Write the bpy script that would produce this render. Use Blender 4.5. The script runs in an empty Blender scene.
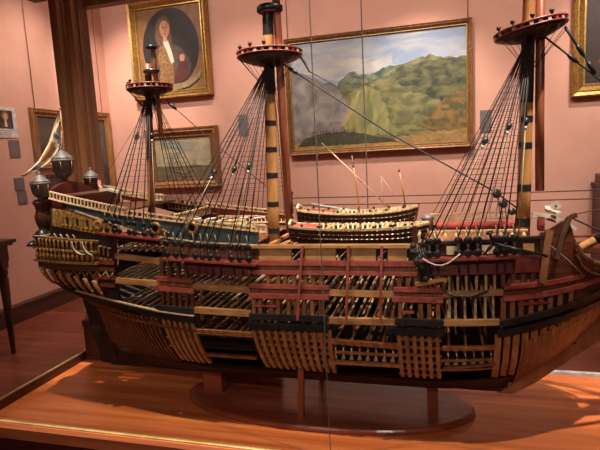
import bpy, math, random
from mathutils import Vector, Matrix
random.seed(7)
SC = bpy.context.scene
COL = SC.collection
PI = math.pi

# ------------------------------------------------------------------ materials
def lin(c):
    return tuple(((v/255)/12.92 if v/255 <= .04045 else ((v/255+.055)/1.055)**2.4) for v in c) + (1.0,)

def mat(name, c1, c2=None, scale=(20, 20, 20), rough=.5, metal=0.0, detail=3.0, lo=.35, hi=.65, bump=0.0, spec=.5, dist=0.0):
    m = bpy.data.materials.new(name); m.use_nodes = True
    nt = m.node_tree; b = nt.nodes['Principled BSDF']
    b.inputs['Roughness'].default_value = rough
    b.inputs['Metallic'].default_value = metal
    b.inputs['Specular IOR Level'].default_value = spec
    if c2 is None:
        c2 = tuple(v*.82 for v in c1)
    tc = nt.nodes.new('ShaderNodeTexCoord'); mp = nt.nodes.new('ShaderNodeMapping')
    mp.inputs['Scale'].default_value = scale
    nz = nt.nodes.new('ShaderNodeTexNoise'); nz.inputs['Scale'].default_value = 1.0; nz.inputs['Detail'].default_value = detail; nz.inputs['Distortion'].default_value = dist
    rp = nt.nodes.new('ShaderNodeValToRGB')
    rp.color_ramp.elements[0].position = lo; rp.color_ramp.elements[0].color = lin(c1)
    rp.color_ramp.elements[1].position = hi; rp.color_ramp.elements[1].color = lin(c2)
    L = nt.links.new
    L(tc.outputs['Object'], mp.inputs['Vector']); L(mp.outputs['Vector'], nz.inputs['Vector'])
    L(nz.outputs['Fac'], rp.inputs['Fac']); L(rp.outputs['Color'], b.inputs['Base Color'])
    if bump:
        bp = nt.nodes.new('ShaderNodeBump'); bp.inputs['Strength'].default_value = bump; bp.inputs['Distance'].default_value = .002
        L(nz.outputs['Fac'], bp.inputs['Height']); L(bp.outputs['Normal'], b.inputs['Normal'])
    return m

def planked(name, c1, c2, seam, axis, width, grain, rough=.4, gap=.06, spec=.5):
    """wood planks: seams every `width` along `axis`, tone changing plank by plank"""
    m = mat(name, c1, c2, grain, rough, spec=spec)
    nt = m.node_tree; b = nt.nodes['Principled BSDF']; L = nt.links.new
    tc = [n for n in nt.nodes if n.type == 'TEX_COORD'][0]; rp = [n for n in nt.nodes if n.type == 'VALTORGB'][0]
    sp = nt.nodes.new('ShaderNodeSeparateXYZ'); L(tc.outputs['Object'], sp.inputs[0])
    dv = nt.nodes.new('ShaderNodeMath'); dv.operation = 'DIVIDE'; dv.inputs[1].default_value = width; L(sp.outputs[axis], dv.inputs[0])
    fl = nt.nodes.new('ShaderNodeMath'); fl.operation = 'FLOOR'; L(dv.outputs[0], fl.inputs[0])
    fr = nt.nodes.new('ShaderNodeMath'); fr.operation = 'FRACT'; L(dv.outputs[0], fr.inputs[0])
    wn = nt.nodes.new('ShaderNodeTexWhiteNoise'); wn.noise_dimensions = '1D'; L(fl.outputs[0], wn.inputs['W'])
    mr = nt.nodes.new('ShaderNodeMapRange'); mr.inputs['To Min'].default_value = .72; mr.inputs['To Max'].default_value = 1.15; L(wn.outputs['Value'], mr.inputs['Value'])
    lt = nt.nodes.new('ShaderNodeMath'); lt.operation = 'GREATER_THAN'; lt.inputs[1].default_value = gap; L(fr.outputs[0], lt.inputs[0])
    mx = nt.nodes.new('ShaderNodeMix'); mx.data_type = 'RGBA'; mx.blend_type = 'MULTIPLY'; mx.inputs['Factor'].default_value = 1.0
    cb = nt.nodes.new('ShaderNodeCombineColor')
    for k in range(3): L(mr.outputs[0], cb.inputs[k])
    L(rp.outputs['Color'], mx.inputs['A']); L(cb.outputs[0], mx.inputs['B'])
    m2 = nt.nodes.new('ShaderNodeMix'); m2.data_type = 'RGBA'
    L(lt.outputs[0], m2.inputs['Factor']); m2.inputs['A'].default_value = lin(seam); L(mx.outputs['Result'], m2.inputs['B'])
    L(m2.outputs['Result'], b.inputs['Base Color'])
    return m

def glass_mat(name):
    m = bpy.data.materials.new(name); m.use_nodes = True
    nt = m.node_tree; nt.nodes.clear(); L = nt.links.new
    o = nt.nodes.new('ShaderNodeOutputMaterial'); mx = nt.nodes.new('ShaderNodeMixShader')
    t = nt.nodes.new('ShaderNodeBsdfTransparent'); t.inputs[0].default_value = (.985, .99, .985, 1)
    g = nt.nodes.new('ShaderNodeBsdfGlossy'); g.inputs['Roughness'].default_value = .015
    f = nt.nodes.new('ShaderNodeFresnel'); 
    ge = nt.nodes.new('ShaderNodeNewGeometry'); io = nt.nodes.new('ShaderNodeMapRange')   # same thin-pane reflectance from both faces
    io.inputs['To Min'].default_value = 1.32; io.inputs['To Max'].default_value = 1/1.32
    L(ge.outputs['Backfacing'], io.inputs['Value']); L(io.outputs[0], f.inputs['IOR'])
    L(f.outputs[0], mx.inputs[0]); L(t.outputs[0], mx.inputs[1]); L(g.outputs[0], mx.inputs[2]); L(mx.outputs[0], o.inputs[0])
    return m

M = {}
M['wall'] = mat('salmon_plaster', (208, 155, 137), (202, 148, 131), (3, 3, 3), .85, bump=.05, spec=.2)
M['ceiling'] = mat('ceiling_paint', (225, 200, 180), None, (3, 3, 3), .9)
M['floor'] = planked('room_floor_boards', (140, 72, 54), (120, 58, 42), (64, 30, 22), 1, .12, (1.5, 14, 1), .35, .04)
M['skirting'] = mat('dark_skirting', (74, 40, 32), (58, 30, 24), (4, 4, 30), .45)
M['case_floor'] = mat('mahogany_board', (214, 122, 66), (164, 76, 36), (1.6, 30, 3), .32, detail=4, lo=.3, hi=.7)
M['plinth'] = mat('plinth_dark', (70, 28, 28), (52, 20, 22), (3, 3, 8), .4)
M['post'] = mat('case_post_wood', (164, 112, 74), (122, 78, 50), (26, 26, 1.6), .4, detail=5)
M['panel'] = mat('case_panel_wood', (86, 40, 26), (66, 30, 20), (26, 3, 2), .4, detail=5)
M['moulding'] = mat('case_moulding', (136, 72, 42), (104, 52, 30), (2, 30, 20), .35)
M['brass'] = mat('brass', (206, 180, 122), (180, 150, 92), (20, 20, 20), .35, .3)
M['glass'] = glass_mat('case_glass')
M['seal'] = mat('glass_edge', (92, 84, 76), None, (20, 20, 20), .2)
M['gold'] = mat('gilt_frame', (176, 134, 70), (128, 88, 40), (40, 40, 40), .35, .55, bump=.6)
M['goldbright'] = mat('gilt_bright', (206, 170, 108), (172, 130, 72), (40, 40, 40), .3, .6, bump=.2)
M['goldbrown'] = mat('frame_brown_gilt', (146, 100, 58), (106, 68, 38), (30, 30, 30), .4, .2, bump=.2)
M['framedark'] = mat('frame_dark', (88, 56, 40), (66, 42, 30), (30, 30, 30), .45)
M['oak'] = mat('frame_oak', (150, 100, 56), (120, 76, 40), (30, 30, 6), .45)
M['paper'] = mat('notice_paper', (214, 200, 196), None, (20, 20, 20), .8)
M['grey'] = mat('label_grey', (104, 92, 96), (96, 84, 88), (30, 30, 30), .6)
M['tabwood'] = mat('table_wood', (64, 34, 26), (46, 24, 20), (10, 10, 10), .35)
M['wire'] = mat('picture_wire', (120, 84, 68), None, (9, 9, 9), .5)
M['blackmetal'] = mat('black_metal', (30, 28, 30), None, (9, 9, 9), .4)
M['cord'] = mat('barrier_cord', (104, 66, 56), None, (9, 9, 9), .7)
# ship
M['cream'] = mat('cream_paint', (212, 188, 146), (184, 152, 108), (60, 60, 60), .45)
M['yellow'] = mat('boxwood', (186, 134, 80), (146, 98, 56), (14, 14, 70), .4)
M['beam'] = mat('beam_wood', (198, 168, 132), (140, 106, 78), (60, 8, 60), .4)
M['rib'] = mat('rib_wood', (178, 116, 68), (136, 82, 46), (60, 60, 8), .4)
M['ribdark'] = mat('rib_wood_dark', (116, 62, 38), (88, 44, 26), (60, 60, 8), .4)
M['brown'] = mat('hull_brown', (100, 58, 38), (74, 40, 26), (12, 12, 70), .4)
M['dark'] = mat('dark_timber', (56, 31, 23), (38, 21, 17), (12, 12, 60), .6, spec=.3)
M['inner'] = mat('shaded_hold_timber', (44, 26, 20), (30, 18, 15), (12, 12, 60), .75, spec=.2)  # extra dark copy of the timber, shade of the hold in its colour
M['bowwood'] = planked('bow_planks', (112, 58, 38), (86, 42, 28), (34, 16, 12), 2, .02, (10, 10, 60), .38, .08)
M['boards'] = planked('side_boards', (150, 92, 60), (122, 72, 46), (70, 36, 24), 0, .011, (60, 60, 12), .42, .12)
M['bowboards'] = planked('bow_boards', (146, 88, 54), (116, 66, 40), (48, 26, 18), 0, .0235, (60, 60, 10), .38, .10)
M['red'] = mat('red_paint', (158, 74, 60), (128, 54, 46), (40, 40, 40), .4)
M['redcloth'] = mat('red_cloth', (196, 84, 72), (170, 66, 58), (40, 40, 40), .7)
M['darkred'] = mat('dark_red_paint', (104, 38, 34), (80, 28, 28), (40, 40, 40), .4)
M['black'] = mat('black_paint', (42, 38, 37), (28, 26, 25), (40, 40, 40), .35)
M['iron'] = mat('blackened_iron', (58, 54, 54), (36, 33, 33), (60, 60, 60), .3, .4)
M['rope'] = mat('tarred_rope', (44, 36, 34), None, (90, 90, 90), .7)
M['ropelight'] = mat('hemp_rope', (176, 150, 122), None, (90, 90, 90), .7)
M['teal'] = mat('teal_paint', (54, 66, 66), (42, 54, 55), (14, 14, 80), .4)
M['shipgold'] = mat('carved_gold', (186, 142, 78), (126, 84, 44), (90, 90, 90), .4, .3, bump=.5)
M['mast'] = mat('mast_yellow', (196, 140, 82), (160, 108, 60), (40, 40, 8), .35)
M['mastbrown'] = mat('mast_brown', (162, 102, 64), (128, 76, 46), (40, 40, 8), .35)
M['topmast'] = mat('topmast_redbrown', (156, 88, 60), (126, 66, 44), (40, 40, 8), .35)
M['lantern'] = mat('lantern_grey', (112, 102, 96), (76, 70, 68), (60, 60, 60), .5)
M['silver'] = mat('pale_spar', (196, 192, 186), None, (40, 40, 40), .35)
M['standwood'] = mat('stand_mahogany', (142, 68, 46), (110, 50, 34), (3, 26, 3), .22)
M['white'] = mat('white_bone', (220, 204, 184), None, (40, 40, 40), .4)
M['flag'] = mat('flag_cloth', (222, 206, 176), (206, 186, 150), (20, 20, 20), .8)
M['flagblue'] = mat('flag_blue', (104, 118, 138), None, (20, 20, 20), .8)
M['flaggold'] = mat('flag_gold', (176, 132, 70), (150, 92, 60), (60, 60, 60), .8)

# ------------------------------------------------------------------ mesh helper
class MB:
    def __init__(s): s.v = []; s.f = []; s.m = []; s.mats = []; s.sm = []
    def mi(s, m):
        if m not in s.mats: s.mats.append(m)
        return s.mats.index(m)
    def add(s, vs, fs, m, smooth=False):
        o = len(s.v); k = s.mi(m)
        s.v += [tuple(p) for p in vs]
        for f in fs: s.f.append(tuple(i+o for i in f)); s.m.append(k); s.sm.append(smooth)
        return s
    def box(s, c, d, m, rot=None):
        x, y, z = (k/2 for k in d)
        vs = [Vector(p) for p in ((-x,-y,-z),(x,-y,-z),(x,y,-z),(-x,y,-z),(-x,-y,z),(x,-y,z),(x,y,z),(-x,y,z))]
        if rot is not None: vs = [rot @ p for p in vs]
        vs = [p+Vector(c) for p in vs]
        return s.add(vs, [(0,3,2,1),(4,5,6,7),(0,1,5,4),(1,2,6,5),(2,3,7,6),(3,0,4,7)], m)
    def box2(s, a, b, m):
        return s.box([(p+q)/2 for p, q in zip(a, b)], [abs(q-p) for p, q in zip(a, b)], m)
    def hexa(s, q0, q1, m):
        """two quads joined"""
        return s.add(list(q0)+list(q1), [(3,2,1,0),(4,5,6,7),(0,1,5,4),(1,2,6,5),(2,3,7,6),(3,0,4,7)], m)
    def tube(s, pts, r, m, seg=6, smooth=True):
        pts = [Vector(p) for p in pts]; n = len(pts)
        rs = r if isinstance(r, (list, tuple)) else [r]*n
        vs = []; up = None
        for i, p in enumerate(pts):
            t = (pts[min(i+1, n-1)]-pts[max(i-1, 0)]).normalized()
            if up is None:
                up = Vector((0,0,1)) if abs(t.z) < .9 else Vector((1,0,0))
            u = t.cross(up).normalized(); w = u.cross(t).normalized(); up = w
            for k in range(seg):
                a = 2*PI*k/seg; vs.append(p+(u*math.cos(a)+w*math.sin(a))*rs[i])
        fs = [(i*seg+k, i*seg+(k+1) % seg, (i+1)*seg+(k+1) % seg, (i+1)*seg+k) for i in range(n-1) for k in range(seg)]
        fs += [tuple(range(seg-1, -1, -1)), tuple((n-1)*seg+k for k in range(seg))]
        return s.add(vs, fs, m, smooth)
    def bar(s, pts, w, h, m, up=(0,0,1)):
        """rectangular bar along a path: w across, h along `up`"""
        pts = [Vector(p) for p in pts]; n = len(pts); vs = []
        for i, p in enumerate(pts):
            t = (pts[min(i+1, n-1)]-pts[max(i-1, 0)]).normalized()
            u = t.cross(Vector(up)).normalized(); q = u.cross(t).normalized()
            for a, b in ((-1,-1),(1,-1),(1,1),(-1,1)): vs.append(p+u*a*w/2+q*b*h/2)
        fs = [(i*4+k, i*4+(k+1) % 4, i*4+4+(k+1) % 4, i*4+4+k) for i in range(n-1) for k in range(4)]
        fs += [(3,2,1,0), tuple((n-1)*4+k for k in range(4))]
        return s.add(vs, fs, m)
    def lathe(s, c, prof, m, seg=20, axis=(0,0,1), sx=1.0):
        """profile of (radius, height) turned about `axis` through c"""
        ax = Vector(axis).normalized(); u = ax.orthogonal().normalized(); w = ax.cross(u); c = Vector(c)
        if abs(ax.z) > .99: u, w = Vector((1,0,0)), Vector((0,1,0))
        vs = []
        for r, h in prof:
            for k in range(seg):
                a = 2*PI*k/seg; vs.append(c+ax*h+(u*math.cos(a)*sx+w*math.sin(a))*max(r, 1e-5))
        n = len(prof)
        fs = [(i*seg+k, i*seg+(k+1) % seg, (i+1)*seg+(k+1) % seg, (i+1)*seg+k) for i in range(n-1) for k in range(seg)]
        fs += [tuple(range(seg-1, -1, -1)), tuple((n-1)*seg+k for k in range(seg))]
        return s.add(vs, fs, m, True)
    def ball(s, c, r, m, seg=10):
        return s.lathe(c, [(r*math.sin(PI*i/6), -r*math.cos(PI*i/6)) for i in range(7)], m, seg)
    def prism(s, poly, a, n, m, smooth=False):
        """polygon (3-D points) extruded by vector a"""
        k = len(poly); p0 = [Vector(p) for p in poly]; p1 = [p+Vector(a) for p in p0]
        fs = [tuple(range(k-1, -1, -1)), tuple(range(k, 2*k))]+[(i, (i+1) % k, k+(i+1) % k, k+i) for i in range(k)]
        return s.add(p0+p1, fs, m, smooth)
    def build(s, name, parent=None, loc=None):
        L = Vector((0,0,0))
        if parent is not None:
            q = parent
            while q is not None: L = L+q.location; q = q.parent
        elif loc is not None: L = Vector(loc)
        me = bpy.data.meshes.new(name)
        me.from_pydata([tuple(Vector(p)-L) for p in s.v], [], s.f)
        for m in s.mats: me.materials.append(M[m])
        me.polygons.foreach_set('material_index', s.m); me.polygons.foreach_set('use_smooth', s.sm)
        me.validate(); me.update()
        o = bpy.data.objects.new(name, me); COL.objects.link(o)
        if parent is not None: o.parent = parent
        elif loc is not None: o.location = loc
        return o

def thing(name, loc, label, cat, group=None):
    o = bpy.data.objects.new(name, None); COL.objects.link(o); o.location = loc; o.empty_display_size = .1
    return tag(o, label, cat, group)
def tag(o, label, cat, group=None):
    o['label'] = label; o['category'] = cat
    if group: o['group'] = group
    return o
def struct(o, label=None):
    o['kind'] = 'structure'
    if label: o['label'] = label
    return o
# ------------------------------------------------------------------ the room
XL, YB, XR, YF, ZT = -4.338, 6.111, 4.2, -2.6, 4.2
struct(MB().box2((XL-.1, YF-.1, -.1), (XR+.1, YB+.1, 0), 'floor').build('floor'))
struct(MB().box2((XL-.1, YF-.1, ZT), (XR+.1, YB+.1, ZT+.1), 'ceiling').build('ceiling'))
struct(MB().box2((XL-.1, YB, 0), (XR+.1, YB+.1, ZT), 'wall').build('wall_back'))
struct(MB().box2((XL-.1, YF, 0), (XL, YB, ZT), 'wall').build('wall_left'))
struct(MB().box2((XR, YF, 0), (XR+.1, YB, ZT), 'wall').build('wall_right'))
struct(MB().box2((XL-.1, YF-.1, 0), (XR+.1, YF, ZT), 'wall').build('wall_front'))
def skirting(name, a, b, n):
    q = MB(); a = Vector(a); b = Vector(b); n = Vector(n)
    prof = [(0, 0), (.022, 0), (.022, .155), (.034, .16), (.034, .185), (.018, .2), (.012, .205), (0, .205)]
    q.prism([a+n*x+Vector((0,0,z)) for x, z in prof], b-a, None, 'skirting')
    return struct(q.build(name))
skirting('baseboard_left', (XL, YF, 0), (XL, YB-.04, 0), (1,0,0))
skirting('baseboard_back', (XL, YB, 0), (1.56, YB, 0), (0,-1,0))

# ------------------------------------------------------------------ pictures on the walls
def frame_ring(q, P, u0, v0, u1, v1, prof, m, m2=None, sides=(0,1,2,3)):
    """mitred frame: profile of (inset, depth) pairs"""
    n = len(prof)
    for sd in sides:
        cs = [(u0,v0,1,1),(u1,v0,-1,1),(u1,v1,-1,-1),(u0,v1,1,-1)]
        a, b = cs[sd], cs[(sd+1) % 4]
        vs = [P(a[0]+a[2]*i, a[1]+a[3]*i, d) for i, d in prof]+[P(b[0]+b[2]*i, b[1]+b[3]*i, d) for i, d in prof]
        q.add(vs, [(i, i+1, n+i+1, n+i) for i in range(n-1)]+[(n-1, 0, n, 2*n-1)], m if m2 is None or sd % 2 else m2)
def picture(name, wall, a0, a1, z0, z1, border, depth, m, label, paint, wires=True, tilt=.0, inner='goldbright', group=None, ztop=None, wirex=(.12, .88)):
    if wall == 'back':
        P = lambda u, v, d: Vector((u, YB-.004-d-tilt*(v-z0), v))
        loc = ((a0+a1)/2, YB-.02, z0)
    else:
        P = lambda u, v, d: Vector((XL+.004+d+tilt*(v-z0), u, v))
        loc = (XL+.02, (a0+a1)/2, z0)
    t = thing(name, loc, label, 'painting', group)
    q = MB()
    prof = [(0, 0), (0, depth*.75), (border*.1, depth), (border*.35, depth*.85), (border*.45, depth*.9), (border*.82, depth*.45), (border*.84, depth*.5), (border, depth*.42), (border, 0)]
    frame_ring(q, P, a0, z0, a1, z1, prof, m)
    b2 = border*.86
    frame_ring(q, P, a0+b2, z0+b2, a1-b2, z1-b2, [(0, depth*.3), (0, depth*.54), (border*.12, depth*.54), (border*.16, depth*.3)], inner)
    q.build('frame', t)
    q = MB(); w = a1-a0-2*border; h = z1-z0-2*border
    fl = (lambda u: 1-u) if wall == 'left' and False else (lambda u: u)
    for k, (mm, poly) in enumerate(paint):
        pts = [P(a0+border+fl(min(1, max(0, u)))*w, z0+border+min(1, max(0, v))*h, depth*.2+.0011*k) for u, v in poly]
        q.prism(pts, P(0,0,.001)-P(0,0,0), None, mm)
    q.build('canvas', t)
    if wires:
        for f in wirex:
            MB().tube([P(a0+(a1-a0)*f, z1-.02, .012), P(a0+(a1-a0)*f, ZT-.03, .012)], .004, 'wire', 5).build('hanging_wire', t)
    return t
FULL = [(0,0),(1,0),(1,1),(0,1)]
def oval(cx, cy, rx, ry, n=28, a0=0, a1=2*PI):
    return [(cx+rx*math.cos(a0+(a1-a0)*i/n), cy+ry*math.sin(a0+(a1-a0)*i/n)) for i in range(n)]
def ragged(poly, amp, seed, step=.02):
    """brushy outline: edges subdivided and jittered"""
    r = random.Random(seed); out = []; n = len(poly)
    for i in range(n):
        a, b = poly[i], poly[(i+1) % n]; k = max(1, int(math.dist(a, b)/step)) if not (abs(a[0]-b[0]) < .001 and a[0] in (0, 1)) else 1
        for j in range(k):
            t = j/k; u, v = a[0]+(b[0]-a[0])*t, a[1]+(b[1]-a[1])*t
            if 0 < u < 1 and 0 < v < 1: u += r.uniform(-amp, amp)*.6; v += r.uniform(-amp, amp)
            out.append((u, v))
    return out
# paint tones
def tone(n, a, b, sc=(8,8,8), detail=6, lo=.35, hi=.65, rough=.45): M[n] = mat(n, a, b, sc, rough, detail=detail, lo=lo, hi=hi, spec=.35, dist=.6)
tone('oil_sky_blue', (126, 138, 160), (178, 172, 172), (1.6, 2, 6), 8, .4, .66)
tone('oil_cloud', (184, 174, 168), (146, 148, 160), (3, 4, 8), 8, .38, .66)
tone('oil_mist', (98, 92, 94), (152, 140, 132), (5, 5, 6), 9, .36, .66)
tone('oil_hill', (78, 78, 54), (124, 116, 76), (6, 6, 11), 10, .38, .62)
tone('oil_hill_dark', (50, 54, 42), (102, 100, 66), (7, 7, 13), 10, .4, .64)
tone('oil_hill_blue', (62, 78, 72), (120, 122, 90), (10, 10, 16), 10, .4, .62)
tone('oil_meadow', (140, 130, 84), (96, 98, 60), (10, 5, 3.5), 9, .38, .62)
tone('oil_path', (164, 140, 96), (140, 122, 84), (8, 8, 8))
tone('oil_scrub', (132, 98, 58), (78, 76, 48), (9, 9, 12), 10, .4, .6)
tone('oil_shore', (54, 52, 42), (74, 68, 52), (20, 20, 20), 8)
tone('oil_ochre', (158, 124, 76), (122, 96, 60), (12, 12, 20), 8)
tone('oil_figures', (120, 70, 48), (70, 48, 40), (60, 60, 60))
tone('oil_umber', (46, 40, 42), (36, 31, 34), (6, 6, 6))
tone('oil_spandrel', (140, 100, 62), (116, 80, 50), (10, 10, 10))
tone('oil_flesh', (196, 142, 108), (170, 116, 88), (9, 9, 9))
tone('oil_wig', (112, 78, 56), (78, 54, 42), (30, 30, 30))
tone('oil_coat', (150, 106, 64), (96, 66, 46), (50, 50, 50), 8)
tone('oil_sleeve', (94, 70, 58), (64, 50, 46), (12, 12, 12))
tone('oil_lace', (206, 196, 178), (178, 166, 150), (20, 20, 20))
tone('oil_crimson', (92, 44, 42), (66, 38, 38), (14, 14, 14))
tone('oil_scroll', (150, 128, 94), (122, 104, 78), (16, 16, 16))
tone('oil_eye', (40, 28, 26), (34, 24, 22))
tone('oil_sea_sky', (136, 124, 104), (166, 148, 120), (5, 5, 9), 6)
tone('oil_sea', (112, 98, 76), (84, 74, 60), (6, 6, 26), 7)
tone('oil_sea_cloud', (132, 134, 122), (120, 112, 96), (8, 8, 12), 6)
tone('oil_ship', (70, 62, 52), (98, 86, 68), (30, 30, 30))
tone('oil_sail', (148, 132, 104), (124, 110, 88), (30, 30, 30))
tone('oil_grey', (88, 76, 70), (72, 62, 60), (7, 7, 7), 6)
tone('oil_darkgrey', (62, 52, 50), (50, 42, 42), (7, 7, 7), 6)
tone('oil_night', (62, 44, 40), (44, 34, 34), (6, 6, 6), 5)
tone('oil_red', (122, 58, 46), (92, 46, 40), (12, 12, 12), 6)

landscape = [('oil_sky_blue', FULL),
 ('oil_cloud', [(0,.98),(.12,.94),(.3,.84),(.45,.8),(.6,.83),(.6,.7),(.3,.62),(.1,.7),(0,.78)]),
 ('oil_mist', [(0,.0),(0,.74),(.08,.72),(.14,.66),(.22,.62),(.3,.58),(.36,.5),(.5,.4),(.5,0)]),
 ('oil_hill', [(.27,.56),(.34,.62),(.42,.66),(.5,.62),(.56,.66),(.62,.72),(.72,.74),(.8,.78),(.9,.74),(1,.74),(1,.04),(.3,.04),(.3,.2),(.36,.34)]),
 ('oil_hill_blue', [(.27,.56),(.3,.63),(.335,.68),(.38,.69),(.42,.655),(.48,.665),(.54,.7),(.58,.72),(.61,.7),(.62,.66),(.56,.62),(.47,.6),(.4,.57),(.33,.55)]),
 ('oil_hill_dark', [(.62,.68),(.72,.72),(.86,.74),(.96,.72),(1,.7),(1,.38),(.9,.34),(.8,.42),(.7,.48),(.62,.56)]),
 ('oil_meadow', [(.34,.5),(.44,.56),(.52,.5),(.56,.34),(.58,.2),(.62,.1),(.34,.1),(.3,.24),(.36,.38)]),
 ('oil_path', [(.40,.52),(.42,.53),(.39,.4),(.34,.26),(.30,.2),(.29,.22),(.34,.34)]),
 ('oil_scrub', [(.78,.24),(.86,.36),(.94,.44),(1,.46),(1,.1),(.84,.1),(.76,.14)]),
 ('oil_ochre', [(0,.0),(0,.07),(.3,.05),(.6,.07),(1,.12),(1,0)]),
 ('oil_shore', [(.02,.03),(.06,.1),(.14,.14),(.26,.155),(.38,.14),(.48,.1),(.6,.06),(.62,.03)])]
landscape = [(m, ragged(p, .012 if m not in ('oil_path', 'oil_shore') else .006, i) if p is not FULL else p) for i, (m, p) in enumerate(landscape)]
for k in range(13):
    x = .12+.021*k+random.uniform(-.004, .004); y = .15+random.uniform(-.004, .008)
    landscape.append(('oil_figures', [(x,y),(x+.007,y),(x+.006,y+.026),(x+.001,y+.026)]))
picture('landscape_painting', 'back', -1.80, .353, 1.60, 2.985, .062, .08, 'goldbrown',
        'large gilt framed landscape painting of green mountains under a cloudy sky', landscape, wires=True, wirex=(.02, .98))
portrait = [('oil_spandrel', FULL), ('oil_umber', oval(.5, .52, .44, .47, 44)),
 ('oil_sleeve', [(.14,.30),(.17,.40),(.24,.48),(.34,.55),(.44,.58),(.55,.56),(.66,.50),(.76,.40),(.80,.28),(.74,.15),(.6,.08),(.5,.065),(.36,.08),(.22,.17)]),
 ('oil_crimson', [(.52,.09),(.54,.2),(.6,.3),(.7,.36),(.77,.28),(.73,.16),(.64,.1)]),
 ('oil_coat', [(.29,.12),(.31,.28),(.29,.42),(.33,.54),(.40,.56),(.47,.48),(.52,.36),(.53,.2),(.5,.08),(.4,.075)]),
 ('oil_wig', [(.31,.55),(.27,.64),(.29,.76),(.325,.85),(.39,.895),(.46,.895),(.515,.85),(.53,.77),(.52,.68),(.54,.6),(.5,.55),(.44,.6),(.38,.55)]),
 ('oil_flesh', [(.40,.56),(.455,.56),(.46,.68),(.395,.68)]), ('oil_flesh', oval(.43, .745, .078, .098)),
 ('oil_flesh', [(.64,.34),(.70,.34),(.715,.40),(.68,.43),(.63,.41)]),
 ('oil_lace', [(.385,.60),(.43,.585),(.475,.60),(.52,.46),(.545,.34),(.50,.32),(.47,.38),(.44,.48)]),
 ('oil_eye', oval(.405,.762,.013,.008,10)), ('oil_eye', oval(.46,.762,.013,.008,10)),
 ('oil_eye', [(.39,.782),(.42,.786),(.42,.792),(.39,.788)]), ('oil_eye', [(.447,.786),(.477,.782),(.477,.788),(.447,.792)]),
 ('oil_crimson', [(.415,.69),(.455,.69),(.445,.68),(.424,.68)]), ('oil_coat', [(.43,.715),(.448,.715),(.447,.725),(.44,.758),(.435,.758)]),
 ('oil_scroll', [(.08,.08),(.3,.02),(.5,0),(.75,.03),(.92,.12),(.95,.2),(.82,.13),(.66,.085),(.5,.07),(.3,.09),(.12,.16)])]
for k in range(6): portrait.append(('oil_scroll', oval(.335+.012*k, .17+.06*k, .012, .010, 8)))
picture('portrait_painting', 'back', -3.88, -2.77, 2.42, 3.66, .10, .10, 'gold',
        'gilt framed oval portrait of a person in long wig, white cravat and brown coat', portrait)
sea = [('oil_sea_sky', FULL), ('oil_sea_cloud', [(.1,.92),(.3,.98),(.5,.9),(.72,.84),(.66,.68),(.48,.66),(.28,.74),(.12,.78)]),
 ('oil_sea', [(0,0),(1,0),(1,.3),(.7,.33),(.4,.3),(0,.33)]),
 ('oil_ship', [(.18,.3),(.2,.26),(.42,.26),(.46,.32),(.4,.3)]), ('oil_sail', [(.22,.33),(.32,.34),(.31,.6),(.25,.58)]), ('oil_sail', [(.34,.33),(.42,.34),(.4,.52),(.35,.52)]),
 ('oil_ship', [(.62,.3),(.64,.27),(.8,.28),(.82,.32)]), ('oil_sail', [(.66,.33),(.72,.34),(.72,.48),(.67,.46)]),
 ('oil_scroll', [(.3,.18),(.5,.2),(.62,.17),(.5,.14)])]
picture('seascape_painting', 'back', -3.80, -2.75, 1.25, 2.04, .12, .08, 'goldbrown',
        'small brown framed seascape painting of sailing ships hung below the oval portrait', sea, wires=False, inner='goldbrown')
dim = [('oil_night', FULL), ('oil_red', [(.1,.2),(.32,.44),(.5,.36),(.56,.16),(.3,.08)]), ('oil_grey', [(.3,.6),(.5,.75),(.7,.66),(.6,.52)]),
 ('oil_flesh', oval(.3,.56,.05,.07)), ('oil_umber', [(.6,0),(.6,.4),(.8,.5),(1,.4),(1,0)])]
picture('gilt_painting', 'back', 1.342, 2.75, 2.055, 3.4, .13, .08, 'gold',
        'gilt framed dark painting with red figure, cropped at upper right corner of the photo', dim)
sk = [('oil_grey', FULL), ('oil_darkgrey', [(0,0),(1,0),(1,.3),(.6,.4),(0,.35)])]
picture('oak_framed_picture', 'left', 4.655, 5.36, 1.60, 2.27, .085, .05, 'oak', 'oak framed grey picture on the left wall, behind the flag', sk, inner='oak', wirex=(.13, .87))
picture('oak_framed_picture', 'left', 5.43, 6.04, 1.23, 2.30, .10, .05, 'oak', 'tall oak framed grey picture on the left wall, right of the case post', sk, inner='oak', wirex=(.3, .8))
picture('dark_picture', 'left', 4.80, 5.36, .98, 1.53, .03, .03, 'framedark', 'dark framed picture low on the left wall, behind the stern lanterns', [('oil_darkgrey', FULL)], wires=False, inner='framedark')

# notice and labels
def flat_card(name, wall, a0, a1, z0, z1, m, label, cat, group=None):
    d = .008
    if wall == 'back': q = MB().box2((a0, YB-d-.001, z0), (a1, YB-.001, z1), m); loc = ((a0+a1)/2, YB-.001, z0)
    else: q = MB().box2((XL+.001, a0, z0), (XL+.001+d, a1, z1), m); loc = (XL+.001, (a0+a1)/2, z0)
    return q, loc
q, loc = flat_card('n', 'left', 4.12, 4.475, 1.94, 2.25, 'paper', '', '')
t = thing('portrait_notice', loc, 'white paper notice with a small printed portrait pinned on the left wall', 'notice')
q.build('sheet', t)
q = MB(); X0 = XL+.0095
def card(poly, m, k): q.prism([Vector((X0+.0006*k, 4.12+.355*u, 1.94+.31*v)) for u, v in poly], (.0006, 0, 0), None, m)
card([(.3,.3),(.86,.3),(.86,.9),(.3,.9)], 'oil_umber', 0)
card([(.4,.3),(.46,.52),(.6,.58),(.74,.5),(.8,.3)], 'oil_crimson', 1); card(oval(.6,.72,.13,.17,14), 'oil_wig', 1); card(oval(.6,.7,.085,.12,14), 'oil_flesh', 2); card([(.54,.36),(.64,.36),(.62,.58),(.56,.58)], 'oil_lace', 2)
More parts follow.
